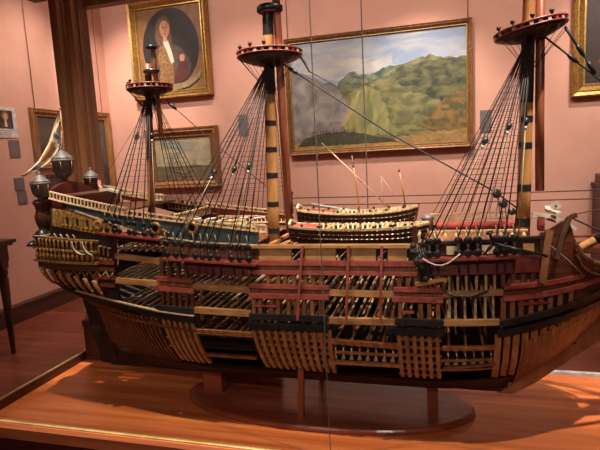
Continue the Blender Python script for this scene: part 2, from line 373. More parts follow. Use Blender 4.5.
for k in range(3): card([(.3,.24-.06*k),(.8-.1*k,.24-.06*k),(.8-.1*k,.225-.06*k),(.3,.225-.06*k)], 'grey', 0)
q.build('print', t)
for a0, a1, z0, z1, lb in ((4.335, 4.475, 1.735, 1.915, 'grey square wall label just below the white paper notice'),
                           (4.345, 4.475, 1.385, 1.52, 'grey wall label, upper of the touching pair on the left wall'),
                           (4.365, 4.49, 1.24, 1.375, 'grey wall label, lower of the touching pair on the left wall')):
    q, loc = flat_card('l', 'left', a0, a1, z0, z1, 'grey', '', '')
    tag(q.build('wall_label', None, loc), lb, 'label', 'grey wall labels')
for a0, a1, z0, z1, lb in ((.433, .55, 1.75, 1.99, 'grey wall label right of the landscape painting, behind the front mast rigging'),
                           (-2.47, -2.34, 1.88, 2.14, 'grey wall label right of the seascape painting, behind the main mast rigging')):
    q, loc = flat_card('l', 'back', a0, a1, z0, z1, 'grey', '', '')
    tag(q.build('wall_label', None, loc), lb, 'label', 'grey wall labels')

# ------------------------------------------------------------------ console table, barrier, cabinet
t = thing('console_table', (-3.95, 2.85, 0), 'dark wooden table with tapered legs against the left wall', 'table')
MB().box2((XL+.06, 2.2, .985), (-3.55, 3.5, 1.015), 'tabwood').box2((XL+.08, 2.22, .965), (-3.57, 3.48, .985), 'tabwood').build('tabletop', t)
MB().box2((XL+.12, 2.26, .83), (-3.60, 3.45, .965), 'tabwood').build('apron', t)
for x, y in ((XL+.16, 2.31), (XL+.16, 3.41), (-3.645, 2.31), (-3.645, 3.41)):
    MB().lathe((x, y, 0), [(.014, 0), (.02, .012), (.022, .03), (.018, .05), (.02, .07), (.036, .55), (.04, .68), (.03, .70), (.042, .72), (.042, .76), (.034, .78)], 'tabwood', 16).box2((x-.036, y-.036, .77), (x+.036, y+.036, .86), 'tabwood').build('leg', t)
t = thing('barrier', (-1.58, 5.3, 0), 'thin black barrier post with two cords in front of the landscape painting', 'barrier')
def bar_post(x):
    return MB().lathe((x, 5.3, 0), [(.12, 0), (.12, .012), (.02, .03), (.012, .05), (.012, 1.17), (.02, 1.18), (.02, 1.2), (.01, 1.215)], 'blackmetal', 16)
for x in (-1.58, 2.4): bar_post(x).build('post', t)
for z in (1.14, 1.06):
    MB().tube([(-1.58+3.98*i/12, 5.3, z-.012*math.sin(PI*i/12)) for i in range(13)], .006, 'cord', 6).build('cord', t)
t = thing('cabinet', (2.05, 5.9, 0), 'dark brown wooden cabinet at the right edge, under the gilt painting', 'cabinet')
q = MB().box2((1.58, 5.78, .06), (2.6, 6.1, 1.12), 'skirting').box2((1.56, 5.76, 1.12), (2.62, 6.105, 1.15), 'skirting').box2((1.62, 5.8, 0), (2.56, 6.1, .06), 'tabwood')
q.box2((1.6, 5.8, 1.15), (2.58, 6.1, 1.24), 'tabwood'); q.build('body', t)
for a in (1.6, 2.1):
    d = MB().box2((a, 5.765, .1), (a+.48, 5.78, 1.08), 'tabwood').build('door', t)
    MB().box2((a+.02, 5.74, 1.02), (a+.1, 5.766, 1.035), 'brass').build('handle', d)
# ------------------------------------------------------------------ display case
CX0, CX1, CY0, CY1, CZ, CT = -1.535, 1.60, 1.284, 1.95, .75, 2.275
case = thing('display_case', (0, 1.6, 0), 'large glass display case on a mahogany plinth with a brown corner post', 'display case')
q = MB().box2((CX0-.03, CY0-.012, 0), (CX1+.03, CY1+.02, .712), 'plinth').box2((CX0-.045, CY0-.03, 0), (CX1+.045, CY1+.04, .1), 'plinth'); q.build('plinth', case)
MB().box2((CX0-.035, CY0-.010, .712), (CX1+.035, CY1+.03, CZ), 'case_floor').build('floor_board', case)
MB().box2((CX0-.035, CY0-.034, .712), (CX1+.035, CY0-.010, CZ-.001), 'moulding').build('front_moulding', case)
MB().box2((CX0-.02, CY0-.008, CZ), (CX1+.02, CY0+.004, CZ+.006), 'brass').build('brass_strip', case)
# left side sill with its brass bead
MB().box2((CX0-.03, CY0+.006, CZ), (CX0, CY1-.13, CZ+.034), 'panel').build('side_sill', case)
MB().box2((CX0-.010, CY0+.006, CZ+.034), (CX0-.002, CY1-.13, CZ+.039), 'brass').build('brass_strip', case)
MB().box2((CX0, CY1-.006, CZ), (CX1, CY1+.012, CZ+.012), 'silver').build('rear_strip', case)
# stepped corner posts at the rear, rails along the top
def post(x, s, name='corner_post'):
    q = MB().box2((x, CY1-.125, CZ), (x+.036*s, CY1+.01, CT+.12), 'post').box2((x+.036*s, CY1-.085, CZ), (x+.072*s, CY1+.01, CT+.12), 'post')
    q.box2((x+.036*s, CY1-.10, CZ), (x+.042*s, CY1-.085, CT+.12), 'post').box2((x-.012*s, CY1-.11, CZ), (x, CY1-.01, CT+.12), 'post').box2((x+.066*s, CY1-.05, CZ), (x+.080*s, CY1+.01, CT+.12), 'post')
    return q.build(name, case)
post(CX0, 1); post(CX1, -1)
MB().box2((CX0-.06, CY0-.01, CT), (CX0+.002, CY1-.13, CT+.12), 'post').build('top_rail', case)
MB().box2((CX1+.06, CY0-.01, CT), (CX1-.002, CY1-.13, CT+.12), 'post').build('top_rail', case)
MB().box2((CX0-.012, CY1-.0, CT), (CX1+.012, CY1+.04, CT+.12), 'post').build('top_rail', case)
# low wooden panel behind the stern
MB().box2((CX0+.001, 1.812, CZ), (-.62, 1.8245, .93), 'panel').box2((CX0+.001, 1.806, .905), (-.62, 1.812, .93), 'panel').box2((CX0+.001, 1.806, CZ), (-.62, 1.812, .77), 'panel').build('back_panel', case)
G = .006
JX, JR = -.309, -.274
MB().box2((CX0+.004, CY0-G/2, CZ+.006), (JX-.0012, CY0+G/2, CT), 'glass').build('glass_pane', case)
MB().box2((JX+.0012, CY0-G/2, CZ+.006), (CX1-.004, CY0+G/2, CT), 'glass').build('glass_pane', case)
MB().box2((JX-.0008, CY0-G/2, CZ+.006), (JX+.0008, CY0+G/2, CT), 'seal').build('glass_joint', case)
MB().box2((CX0+.006, CY1-.004, CZ+.012), (JR-.002, CY1+.002, CT), 'glass').build('glass_pane', case)
MB().box2((JR+.002, CY1-.004, CZ+.012), (CX1-.006, CY1+.002, CT), 'glass').build('glass_pane', case)
MB().box2((JR-.002, CY1-.004, CZ+.012), (JR+.002, CY1+.002, CT), 'seal').build('glass_joint', case)
MB().box2((CX0-.009, CY0+.006, CZ+.039), (CX0-.004, CY1-.13, CT), 'glass').build('glass_pane', case)
MB().box2((CX1+.011, CY0+.006, CZ), (CX1+.017, CY1-.13, CT), 'glass').build('glass_pane', case)

# ------------------------------------------------------------------ stand under the ship
stand = thing('display_stand', (-.40, 1.6, CZ), 'oval mahogany base with upright blocks carrying the ship model', 'display stand')
q = MB(); cx, rx, ry = -.405, .50, .195
def ring(s, z): return [(cx+rx*s*math.copysign(abs(math.cos(a))**.9, math.cos(a)), 1.6+ry*s*math.sin(a), z) for a in [2*PI*i/64 for i in range(64)]]
rs = [ring(.985, CZ), ring(1, CZ+.004), ring(1, CZ+.012), ring(.985, CZ+.017), ring(.965, CZ+.019)]
vs = [p for r in rs for p in r]
fs = [(i*64+k, i*64+(k+1) % 64, (i+1)*64+(k+1) % 64, (i+1)*64+k) for i in range(4) for k in range(64)]
q.add(vs, fs+[tuple(range(63, -1, -1)), tuple(4*64+k for k in range(64))], 'standwood'); q.build('base', stand)
for x, w in ((-.80, .07), (-.035, .034)):
    q = MB().box2((x-w/2, 1.565, CZ+.019), (x+w/2, 1.635, .838), 'standwood')
    for s in (-1, 1): q.box2((x-w/2, 1.6+s*.022, .83), (x+w/2, 1.6+s*.034, .862), 'standwood')
    q.build('keel_block', stand)
for s in (-1, 1):
    MB().bar([(-.440, 1.6+s*.148, CZ+.018), (-.440, 1.6+s*.144, .80), (-.438, 1.6+s*.143, .85), (-.432, 1.6+s*.150, .90), (-.424, 1.6+s*.172, .95)], .018, .020, 'standwood', up=(0, 1, 0)).build('prop', stand)
import math
YC=1.6; B=.235; ZW=1.12
def lerp(a,b,t): return a+(b-a)*t
def interp(x,pts):
    if x<=pts[0][0]: return pts[0][1]
    for (a,b),(c,d) in zip(pts,pts[1:]):
        if x<=c: return b+(d-b)*(x-a)/(c-a)
    return pts[-1][1]
STEM=[(.838,.175),(.9,.255),(1.0,.37),(1.1,.45),(1.2,.50),(1.3,.53),(1.5,.55)]
STERN=[(.838,-1.21),(1.05,-1.285),(1.14,-1.302),(1.2,-1.312),(1.29,-1.325),(1.36,-1.335),(1.5,-1.355),(1.6,-1.365)]
STW=[(.838,.008),(1.08,.012),(1.14,.10),(1.2,.165),(1.3,.178),(1.4,.165),(1.5,.145),(1.6,.13)]
def mid(z):
    if z<ZW:
        t=max(0,(z-.85)/(ZW-.85)); return .015+(B-.015)*(1-(1-t)**2.1)**.60
    return B*(1-.17*((z-ZW)/.25)**1.25)
def hb(x,z):
    m=mid(z); xb=interp(z,STEM); xs=interp(z,STERN)
    fx=-.05; ax=-.75
    if x>fx:
        t=min(1,(x-fx)/(xb-fx)); p=interp(z,[(.85,1.5),(1.0,2.0),(1.15,2.6),(1.3,3.2)])
        return max(.008,m*(1-t**p)**.75) if t<1 else .008
    if x<ax:
        w=min(m,interp(z,STW)); t=min(1,(ax-x)/(ax-xs)); q=interp(z,[(.85,1.2),(1.0,1.6),(1.1,2.0),(1.2,2.2)])
        return lerp(m,w,t**q)
    return m
# ------------------------------------------------------------------ ship helpers
ship = thing('ship_model', (-.40, YC, .838), 'big wooden warship model with open framed hull, three masts and tarred rigging', 'ship model')
def T(f): return f if callable(f) else (lambda x, c=f: c)
def hp(x, z, off=0, side=-1): return Vector((x, YC+side*(hb(x, z)+off), z))
def strake(q, x0, x1, zf, h, off, th, m, side=-1, n=None):
    """a plank or rail lying along the hull: outer face `off` proud of the hull, h high, th thick"""
    zf = T(zf); n = n or max(2, int((x1-x0)/.03)); vs = []
    for i in range(n+1):
        x = x0+(x1-x0)*i/n; z = zf(x)
        a, b = hp(x, z-h/2, off, side), hp(x, z+h/2, off, side)
        ya = a.y-side*th; yb = b.y-side*th
        vs += [a, b, Vector((x, yb, z+h/2)), Vector((x, ya, z-h/2))]
    fs = [(i*4+k, i*4+(k+1) % 4, i*4+4+(k+1) % 4, i*4+4+k) for i in range(n) for k in range(4)]+[(3,2,1,0), tuple(n*4+k for k in range(4))]
    return q.add(vs, fs, m)
def rib(q, x, z0, z1, w, off, th, m, side=-1, n=10, lean=0):
    vs = []
    for i in range(n+1):
        z = z0+(z1-z0)*i/n; xx = x+lean*(z1-z)
        y = YC+side*(hb(xx, z)+off); yi = YC+side*max(.002, hb(xx, z)+off-th)
        vs += [(xx-w/2, y, z), (xx+w/2, y, z), (xx+w/2, yi, z), (xx-w/2, yi, z)]
    fs = [(i*4+k, i*4+(k+1) % 4, i*4+4+(k+1) % 4, i*4+4+k) for i in range(n) for k in range(4)]+[(3,2,1,0), tuple(n*4+k for k in range(4))]
    return q.add(vs, fs, m)
def shell(q, x0, x1, z0f, z1f, off, th, m, side=-1, nx=None, nz=8):
    z0f, z1f = T(z0f), T(z1f); nx = nx or max(3, int((x1-x0)/.03)); vs = []
    for j in (0, 1):
        for i in range(nx+1):
            x = x0+(x1-x0)*i/nx
            for k in range(nz+1):
                z = z0f(x)+(z1f(x)-z0f(x))*k/nz; p = hp(x, z, off, side)
                if j: p.y = YC+side*max(.001, hb(x, z)+off-th)
                vs.append(p)
    S = (nx+1)*(nz+1); I = lambda i, k, j: j*S+i*(nz+1)+k; fs = []
    for i in range(nx):
        for k in range(nz):
            fs.append((I(i,k,0), I(i+1,k,0), I(i+1,k+1,0), I(i,k+1,0))); fs.append((I(i,k,1), I(i,k+1,1), I(i+1,k+1,1), I(i+1,k,1)))
        fs.append((I(i,0,0), I(i,0,1), I(i+1,0,1), I(i+1,0,0))); fs.append((I(i,nz,0), I(i+1,nz,0), I(i+1,nz,1), I(i,nz,1)))
    for k in range(nz):
        fs.append((I(0,k,0), I(0,k+1,0), I(0,k+1,1), I(0,k,1))); fs.append((I(nx,k,0), I(nx,k,1), I(nx,k+1,1), I(nx,k+1,0)))
    return q.add(vs, fs, m, False)
def P1(name, fn, *a, parent=None, **k):
    q = MB(); fn(q, *a, **k); return q.build(name, parent or ship)

# lines of the hull (x, z)
def ln(*pts): return lambda x: interp(x, pts)
WU = ln((-1.25,1.17), (-1.16,1.158), (-.9,1.146), (-.56,1.131), (-.1,1.132), (.15,1.131), (.3,1.16), (.42,1.196), (.54,1.24))
WL = ln((-1.16,1.135), (-.87,1.122), (-.56,1.101), (-.1,1.105), (.15,1.102), (.3,1.131), (.42,1.160), (.54,1.20))
RA = ln((-.87,1.238), (-.55,1.221), (0,1.219), (.16,1.228), (.25,1.234), (.4,1.252))
RB = ln((-.87,1.209), (-.55,1.193), (0,1.194), (.16,1.199), (.25,1.206), (.33,1.217), (.42,1.235))
Y3 = ln((-1.05,1.226), (-.86,1.22), (-.56,1.207), (-.1,1.203), (.15,1.213))
Y3U = ln((-1.05,1.307), (-.86,1.289))
Y2 = ln((-.87,1.146), (-.56,1.136), (-.3,1.124), (0,1.13), (.15,1.133))
Y1 = ln((-.87,1.075), (-.56,1.069), (-.13,1.054), (.15,1.056))
Y0 = ln((-.87,.985), (-.56,.982), (0,.987), (.15,.998))
TT = ln((-1.31,1.497), (-1.216,1.477), (-1.012,1.438), (-.773,1.409), (-.53,1.379))
TB = ln((-1.31,1.485), (-1.194,1.455), (-.916,1.376), (-.72,1.350), (-.53,1.341))
GUN = 1.335

# ------------------------------------------------------------------ backbone
q = MB(); q.box2((-1.21, YC-.009, .838), (.18, YC+.009, .862), 'dark'); q.build('keel', ship)
q = MB(); q.prism([(.17,YC-.009,.838), (.255,YC-.009,.905), (.37,YC-.009,1.003), (.45,YC-.009,1.10), (.50,YC-.009,1.20), (.53,YC-.009,1.30), (.52,YC-.009,1.36), (.60,YC-.009,1.33), (.66,YC-.009,1.30), (.60,YC-.009,1.22), (.54,YC-.009,1.12), (.47,YC-.009,1.04), (.40,YC-.009,.985), (.27,YC-.009,.875), (.205,YC-.009,.832), (.16,YC-.009,.834)], (0,.018,0), None, 'mastbrown'); q.build('stem', ship)
q = MB(); q.prism([(-1.20,YC-.009,.838), (-1.235,YC-.009,.838), (-1.318,YC-.009,1.17), (-1.29,YC-.009,1.17)], (0,.018,0), None, 'dark')
q.build('sternpost', ship)
q = MB(); q.prism([(-1.237,YC-.006,.842), (-1.28,YC-.006,.845), (-1.345,YC-.006,1.12), (-1.315,YC-.006,1.15)], (0,.012,0), None, 'dark'); q.build('rudder', ship)
for sd in (-1, 1):
    q = MB(); shell(q, -1.20, .19, .853, ln((-1.20,.90), (-.9,.925), (-.6,.925), (.1,.928), (.19,.92)), 0, .012, 'dark', sd, nz=6); q.build('bottom_planking', ship)
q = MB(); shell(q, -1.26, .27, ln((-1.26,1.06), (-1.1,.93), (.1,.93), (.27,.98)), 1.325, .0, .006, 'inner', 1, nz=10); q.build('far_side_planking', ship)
# lower decks closing the hull inside, shade put into their dark colour
def deck(q, x0, x1, zf, m, inset=.012, th=.005, n=40):
    zf = T(zf); a = []; b = []
    vs = []
    for i in range(n+1):
        x = x0+(x1-x0)*i/n; z = zf(x); h = max(.004, hb(x, z)-inset)
        vs += [(x, YC-h, z), (x, YC+h, z), (x, YC+h, z-th), (x, YC-h, z-th)]
    fs = [(i*4+k, i*4+(k+1) % 4, i*4+4+(k+1) % 4, i*4+4+k) for i in range(n) for k in range(4)]+[(3,2,1,0), tuple(n*4+k for k in range(4))]
    q.add(vs, fs, m)
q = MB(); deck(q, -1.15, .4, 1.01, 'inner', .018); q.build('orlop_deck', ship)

# ------------------------------------------------------------------ ribs on the near side, patch by patch
def each_rib(xs, z0, z1, w, m='rib', lean=0, off=0, th=.012):
    for x in xs: P1('rib', rib, x, T(z0)(x), T(z1)(x), w, off, th, m, -1, 10, lean)
each_rib([-.858+.0205*k for k in range(6)], .945, 1.112, .0105, lean=.14)
for k in range(11): each_rib([-.552+.0235*k], lambda x: .944-.03*(x+.552), 1.095, .0118, lean=.14*(1-k/9))
each_rib([-.118+.0205*k for k in range(6)], .942, 1.098, .0105, lean=.02)
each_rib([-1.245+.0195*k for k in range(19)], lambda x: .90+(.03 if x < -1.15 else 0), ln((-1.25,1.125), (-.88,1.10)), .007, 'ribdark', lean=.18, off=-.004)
def stem_z(x):                                              # height of the stem at x
    for (za, xa), (zb_, xb) in zip(STEM, STEM[1:]):
        if x <= xb: return max(.853, za+(zb_-za)*(x-xa)/(xb-xa))
    return 1.3
btop = lambda x: max(stem_z(x)+.012, 1.055+.45*max(0, x-.18))
for k in range(13):
    x = .142+.0235*k
    q = MB(); rib(q, x, max(stem_z(x)+.01, .935+.35*max(0, x-.2)) if k < 3 else btop(x)-.02, WL(x)-.006, .0165, 0, .012, 'rib', -1, 8); q.build('rib', ship)
# ribbands behind the ribs
for x0, x1, zs in ((-.87, -.745, (1.0, 1.035, 1.07)), (-.545, -.312, (.957, .967, .99, 1.012, 1.034, 1.056, 1.078)), (-.126, -.004, (.95, .975, 1.0, 1.025, 1.05, 1.075)), (-.31, -.126, (1.02,)), (-.008, .14, (1.01, .975))):
    for z in zs: P1('ribband', strake, x0, x1, z, .0075, -.009, .008, 'rib')
# ribs of the far side, coloured dark for the shade inside
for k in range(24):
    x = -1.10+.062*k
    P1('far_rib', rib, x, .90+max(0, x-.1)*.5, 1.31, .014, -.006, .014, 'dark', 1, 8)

# short timbers between the red rails (upper works)
def timbers(xs, z0f, z1f, w=.010, m='rib', off=-.003):
    for x in xs: P1('timber', rib, x, T(z0f)(x), T(z1f)(x), w, off, .012, m, -1, 3)
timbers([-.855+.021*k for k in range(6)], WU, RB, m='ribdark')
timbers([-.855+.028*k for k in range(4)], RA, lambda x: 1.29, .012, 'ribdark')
timbers([-.546, -.526, -.49, -.47, -.437, -.415, -.39, -.365, -.34], WU, RB, .011)
timbers([-.50, -.468, -.447, -.42, -.385, -.362, -.338], RA, 1.262, .0125, 'yellow')
timbers([-.113, -.058, -.035, -.012], WU, RB, .011)
timbers([-.115, -.092, -.07, -.012], RA, 1.262, .011)
timbers([.155, .178, .2, .225, .25, .275, .30, .33], WU, RB, .012)
timbers([.155, .18, .205, .23], RA, 1.262, .011, 'ribdark')

timbers([.018, .034, .058, .085, .11, .13], Y2, Y3, .006, 'beam', -.010); timbers([.018, .04, .062, .088, .112, .134], Y3, 1.262, .0065, 'beam', -.006)
# ------------------------------------------------------------------ wales, rails and clamps
for x0, x1 in ((-.872, -.742), (-.557, -.316), (-.128, .002), (.146, .535)):
    P1('wale', strake, x0, x1, WU, .018, .009, .016, 'black')
for x0, x1 in ((-.875, -.738), (-.559, -.318), (-.150, .002), (.140, .53)):
    P1('wale', strake, x0, x1, WL, .019, .009, .016, 'black')
P1('wale', strake, -1.27, -.862, ln((-1.27,1.168), (-1.155,1.156), (-.862,1.122)), .016, .008, .014, 'black')
P1('strake', strake, -1.22, -.74, ln((-1.22,1.178), (-1.13,1.166), (-.86,1.136), (-.74,1.127)), .004, .011, .010, 'cream')
P1('strake', strake, -1.24, -.74, ln((-1.24,1.10), (-1.12,1.09), (-.9,1.083), (-.74,1.075)), .008, .002, .010, 'ribdark')
for x0, x1 in ((-.872, -.742), (-.560, -.312), (-.130, .004), (.156, .36)):
    P1('red_rail', strake, x0, x1, RA, .012, .007, .014, 'red')
for x0, x1 in ((-.875, -.738), (-.557, -.314), (-.134, .002), (.154, .42)):
    P1('red_rail', strake, x0, x1, RB, .014, .009, .014, 'red')
for x0, x1 in ((-.872, -.742), (-.556, -.316), (-.13, .002)):
    P1('planking', shell, x0, x1, RB, RA, -.004, .006, 'boards', nz=2)
for x0, x1, zz in ((-.545, -.505, 1.163), (-.51, -.47, 1.163), (-.112, -.075, 1.158), (.19, .27, 1.182)):
    P1('port_sill', strake, x0, x1, zz, .006, .004, .012, 'red')
for x0, x1, f, h, m in ((-1.03, -.862, Y3U, .017, 'yellow'), (-1.03, -.862, Y3, .017, 'yellow'), (-.742, -.556, Y3, .018, 'yellow'), (-.314, -.13, Y3, .017, 'yellow'), (.002, .155, Y3, .015, 'yellow'),
                        (-.742, -.556, Y2, .018, 'yellow'), (-.318, -.128, Y2, .017, 'yellow'), (.0, .146, Y2, .016, 'yellow'),
                        (-.745, -.556, Y1, .016, 'rib'), (-.32, -.12, Y1, .015, 'rib'), (-.002, .14, Y1, .011, 'rib'),
                        (-.745, -.56, Y0, .012, 'ribdark'), (-.329, -.119, Y0, .012, 'rib'), (0, .14, Y0, .010, 'ribdark')):
    P1('deck_clamp', strake, x0, x1, f, h, .0, .014, m)
# waist: red rails, boarded band, gun ports, gunwale
P1('red_rail', strake, -.556, -.068, 1.2895, .013, .010, .016, 'red')
P1('red_rail', strake, -.560, -.066, 1.2625, .011, .010, .016, 'red')
P1('planking', shell, -.556, -.068, 1.262, 1.29, .001, .008, 'boards', nz=2)
for x0, x1 in ((-.525, -.425), (-.385, -.292), (-.252, -.178), (-.145, -.093)):
    P1('port_board', shell, x0, x1, 1.297, 1.331, .002, .008, 'yellow', nz=2)
for x in (-.408, -.272, -.162):
    q = MB(); q.box((x, YC-hb(x, 1.315)+.012, 1.314), (.032, .004, .03), 'dark'); q.bar([(x-.012, YC-hb(x, 1.31)-.001, 1.303), (x+.012, YC-hb(x, 1.32)-.001, 1.325)], .003, .006, 'cream', up=(0,1,0)); q.build('gun_port', ship)
P1('gunwale', strake, -.562, -.062, 1.3365, .008, .010, .030, 'yellow')
P1('gunwale', strake, -.562, -.062, 1.3365, .008, .010, .030, 'yellow', 1)
for x0, z0, x1, z1 in ((-.388, 1.34, -.405, 1.128), (-.253, 1.34, -.262, 1.127), (-.160, 1.34, -.166, 1.128)):
    pts = [hp(lerp(x0, x1, i/8), lerp(z0, z1, i/8), .013) for i in range(9)]
    q = MB(); q.bar(pts, .007, .008, 'red', up=(0,1,0)); q.build('fender', ship)

# ------------------------------------------------------------------ deck beams: the hundred in view as parts, the rest as one
def beam(q, x, z, m='beam'):
    h = hb(x, z)-.012
    if h > .02: q.bar([(x, YC-h, z-.004), (x, YC-h*.5, z), (x, YC, z+.001), (x, YC+h*.5, z), (x, YC+h, z-.004)], .0058, .006, m)
n = 0; rest = MB()
for f, dz, x0, x1 in ((Y3, .012, -1.05, .15), (Y2, .012, -.75, .15)):
    x = x0
    while x < x1:
        if n < 100: q = MB(); beam(q, x, f(x)+dz); q.build('deck_beam', ship); n += 1
        x += .0245
for z, x0, x1, st in ((1.285, -.56, .3, .05), (1.14, -1.05, -.76, .03), (1.065, -.75, .15, .045), (1.325, -1.05, -.84, .026)):
    x = x0
    while x < x1: beam(rest, x, z, 'beam' if z > 1.1 else 'rib'); x += st
o = rest.build('deck_beams', ship); o['kind'] = 'stuff'
for k in range(10):                                   # skid beams across the waist
    x = -.53+.05*k; h = hb(x, 1.33)-.01
    MB().box((x, YC, 1.320), (.014, 2*h, .010), 'rib').build('skid_beam', ship)
for k in range(18):                                   # pillars under the beams
    x = -1.0+.066*k; y = YC-.06 if k % 2 else YC+.05
    MB().lathe((x, y, 1.012), [(.006,0), (.004,.01), (.005,.05), (.004,.11), (.006,.118), (.004,.13), (.004,.2), (.006,.205)], 'rib', 8).build('pillar', ship)
for k in range(14):                                   # lodging knees seen low between the clamps
    x = -.31+.024*k if k < 8 else .01+.023*(k-8)
    q = MB(); h = hb(x, 1.03)-.03; q.bar([(x, YC-h, .995), (x+.004, YC-h-.012, 1.02), (x, YC-h, 1.045)], .012, .006, 'cream'); q.build('knee', ship)
# ------------------------------------------------------------------ bow
bt = ln((.25,1.366), (.268,1.372), (.31,1.398), (.325,1.385), (.335,1.345), (.355,1.308), (.38,1.288), (.41,1.278), (.53,1.275))
for sd in (-1, 1):
    q = MB(); shell(q, .248, .528, ln((.248,1.232), (.40,1.255), (.53,1.262)), bt if sd < 0 else (lambda x: min(bt(x), 1.285)), .001, .012, 'bowwood', sd, nx=26, nz=6); q.build('bow_planking', ship)
P1('bow_planking', shell, .34, .53, ln((.34,1.14), (.53,1.22)), ln((.34,1.245), (.40,1.265), (.53,1.272)), .0, .012, 'bowwood', nz=4)
P1('bow_planking', shell, .205, .475, lambda x: stem_z(x)+.006, btop, .001, .010, 'bowboards', nz=6)
P1('bow_planking', shell, .155, .475, lambda x: stem_z(x)+.006, RB, -.016, .006, 'dark', nz=6)
P1('bow_planking', shell, .155, .475, lambda x: stem_z(x)+.006, RB, -.004, .010, 'bowwood', 1, nz=6)
P1('bow_planking', shell, .155, .36, RB, lambda x: RA(x)+.006, -.004, .006, 'ribdark', nz=2)
P1('bow_planking', shell, .185, .26, 1.245, 1.302, -.006, .006, 'dark', nz=2)
q = MB(); q.bar([hp(.249, 1.238, .008), hp(.256, 1.29, .008), hp(.263, 1.34, .008), hp(.270, 1.374, .008)], .017, .016, 'mastbrown', up=(0,1,0)); q.build('bow_timber', ship)
q = MB(); q.bar([hp(.285, 1.30, .010), hp(.300, 1.36, .010), hp(.318, 1.402, .009), hp(.335, 1.409, .006)], .012, .014, 'brown', up=(0,1,0)); q.build('bow_timber', ship)
for off, dz, m in ((.010, -.004, 'shipgold'), (.012, -.022, 'ribdark'), (.008, -.034, 'shipgold')):
    q = MB(); q.bar([hp(x, bt(x)+dz, off) for x in (.336, .345, .355, .367, .38, .395)]+[(.41,1.478-off,1.278+dz), (.47,1.505-off,1.272+dz), (.56,1.54-off*.5,1.28+dz), (.66,1.575,1.305+dz), (.74,1.592,1.35+dz)], .006, .007, m, up=(0,1,0)); q.build('head_rail', ship)
q = MB(); q.bar([(.40,1.735,1.275), (.50,1.70,1.285), (.62,1.62,1.33)], .008, .02, 'red'); q.bar([(.39,1.745,1.30), (.50,1.71,1.31), (.62,1.63,1.35)], .006, .008, 'red'); q.build('head_rail', ship)
bs = MB().tube([(.30,YC,1.237), (.42,YC,1.312), (.60,YC,1.422), (.85,YC,1.565), (1.05,YC,1.675)], [.013,.0128,.012,.010,.008], 'mast', 14).build('bowsprit', ship)
for a, b in ((.425, .475), (.57, .61), (.72, .76)):
    f = lambda x: 1.312+(x-.42)*.608
    MB().tube([(a,YC,f(a)), (b,YC,f(b))], .0136, 'black', 14).build('band', bs)
MB().bar([(.312,1.52,1.404), (.300,1.60,1.404), (.312,1.68,1.404)], .014, .008, 'white').bar([(.25,1.55,1.40), (.30,1.555,1.392), (.34,1.56,1.375), (.365,1.565,1.352)], .008, .009, 'white').bar([(.25,1.57,1.388), (.30,1.575,1.38), (.345,1.58,1.36)], .006, .007, 'white').build('head_timber', ship)
MB().box((.277,1.58,1.373), (.016,.03,.05), 'red').box((.312,1.56,1.42), (.026,.004,.02), 'white', Matrix.Rotation(-.6,3,'Y')).box((.312,1.557,1.42), (.005,.003,.005), 'black').build('belfry', ship)

# ------------------------------------------------------------------ quarterdeck bulwark (teal) and its rails
for sd in (-1, 1):
    q = MB(); shell(q, -1.23, -.53, TB, TT, .002, .010, 'teal' if sd < 0 else 'darkred', sd, nz=3); q.build('bulwark', ship)
    P1('cream_rail', strake, -1.305, -.53, lambda x: TT(x)+.002, .004, .007, .012, 'cream', sd)
    P1('cream_rail', strake, -1.19, -.53, TB, .004, .005, .009, 'cream', sd)
    q = MB()                                           # balustrade on the poop
    strake(q, -1.305, -.985, lambda x: TT(x)+.025, .004, .005, .007, 'cream', sd)
    for k in range(22): x = -1.3+.0148*k; rib(q, x, TT(x)+.004, TT(x)+.025, .004, .005, .005, 'cream', sd, 2)
    q.build('balustrade', ship)
    q = MB(); f = ln((-.98,1.452), (-.77,1.422), (-.53,1.392))
    strake(q, -.985, -.535, f, .004, .003, .007, 'cream', sd)
    for k in range(24): x = -.975+.0187*k; rib(q, x, TT(x)+.002, f(x), .007 if k % 3 else .012, .002, .006, 'yellow' if k % 2 else 'ribdark', sd, 2)
    q.build('balustrade', ship)
# far-side and inboard balusters of the upper decks
def fence(pts, h, n, m='cream', y2=None, w=.004):
    q = MB(); P = [Vector(p) for p in pts]
    def at(t):
        s = t*(len(P)-1); i = min(int(s), len(P)-2); return P[i].lerp(P[i+1], s-i)
    q.bar([p+Vector((0,0,h)) for p in P], .007, .005, m); q.bar([p+Vector((0,0,.003)) for p in P], .006, .005, m)
    for k in range(n): p = at(k/(n-1)); q.box(p+Vector((0,0,h/2)), (w, .004, h), m)
    return q.build('balustrade', ship)
fence([(-1.30,1.752,1.468), (-1.05,1.77,1.448)], .026, 18); fence([(-1.035,1.77,1.418), (-.84,1.785,1.392)], .026, 14)
fence([(-.83,1.785,1.356), (-.53,1.79,1.352)], .028, 20); fence([(-.79,1.56,1.362), (-.56,1.56,1.352)], .026, 15)
fence([(-.84,1.47,1.40), (-.84,1.73,1.40)], .028, 14)
for x0, x1, z, w in ((-1.31, -.985, 1.455, 'brown'), (-.985, -.84, 1.405, 'brown'), (-.835, -.565, 1.335, 'boards')):   # deck planks with gaps between
    q = MB(); n = 14; h = hb((x0+x1)/2, z)-.02
    for k in range(n): y = YC-h+2*h*(k+.5)/n; q.box(((x0+x1)/2, y, z-.004-(.0 if k % 2 else .001)), (x1-x0, 2*h/n*.8, .005), w)
    q.build('deck_planks', ship)
MB().box2((-1.30, 1.50, 1.455), (-1.20, 1.70, 1.50), 'darkred').box2((-1.305, 1.49, 1.50), (-1.195, 1.71, 1.506), 'brown').build('deckhouse', ship)
q = MB()
for k in range(5): q.tube([(-.83+.055*k, 1.50, 1.353), (-.815+.055*k, 1.495, 1.395), (-.79+.055*k, 1.49, 1.41), (-.755+.055*k, 1.488, 1.413)], .003, 'white', 6)
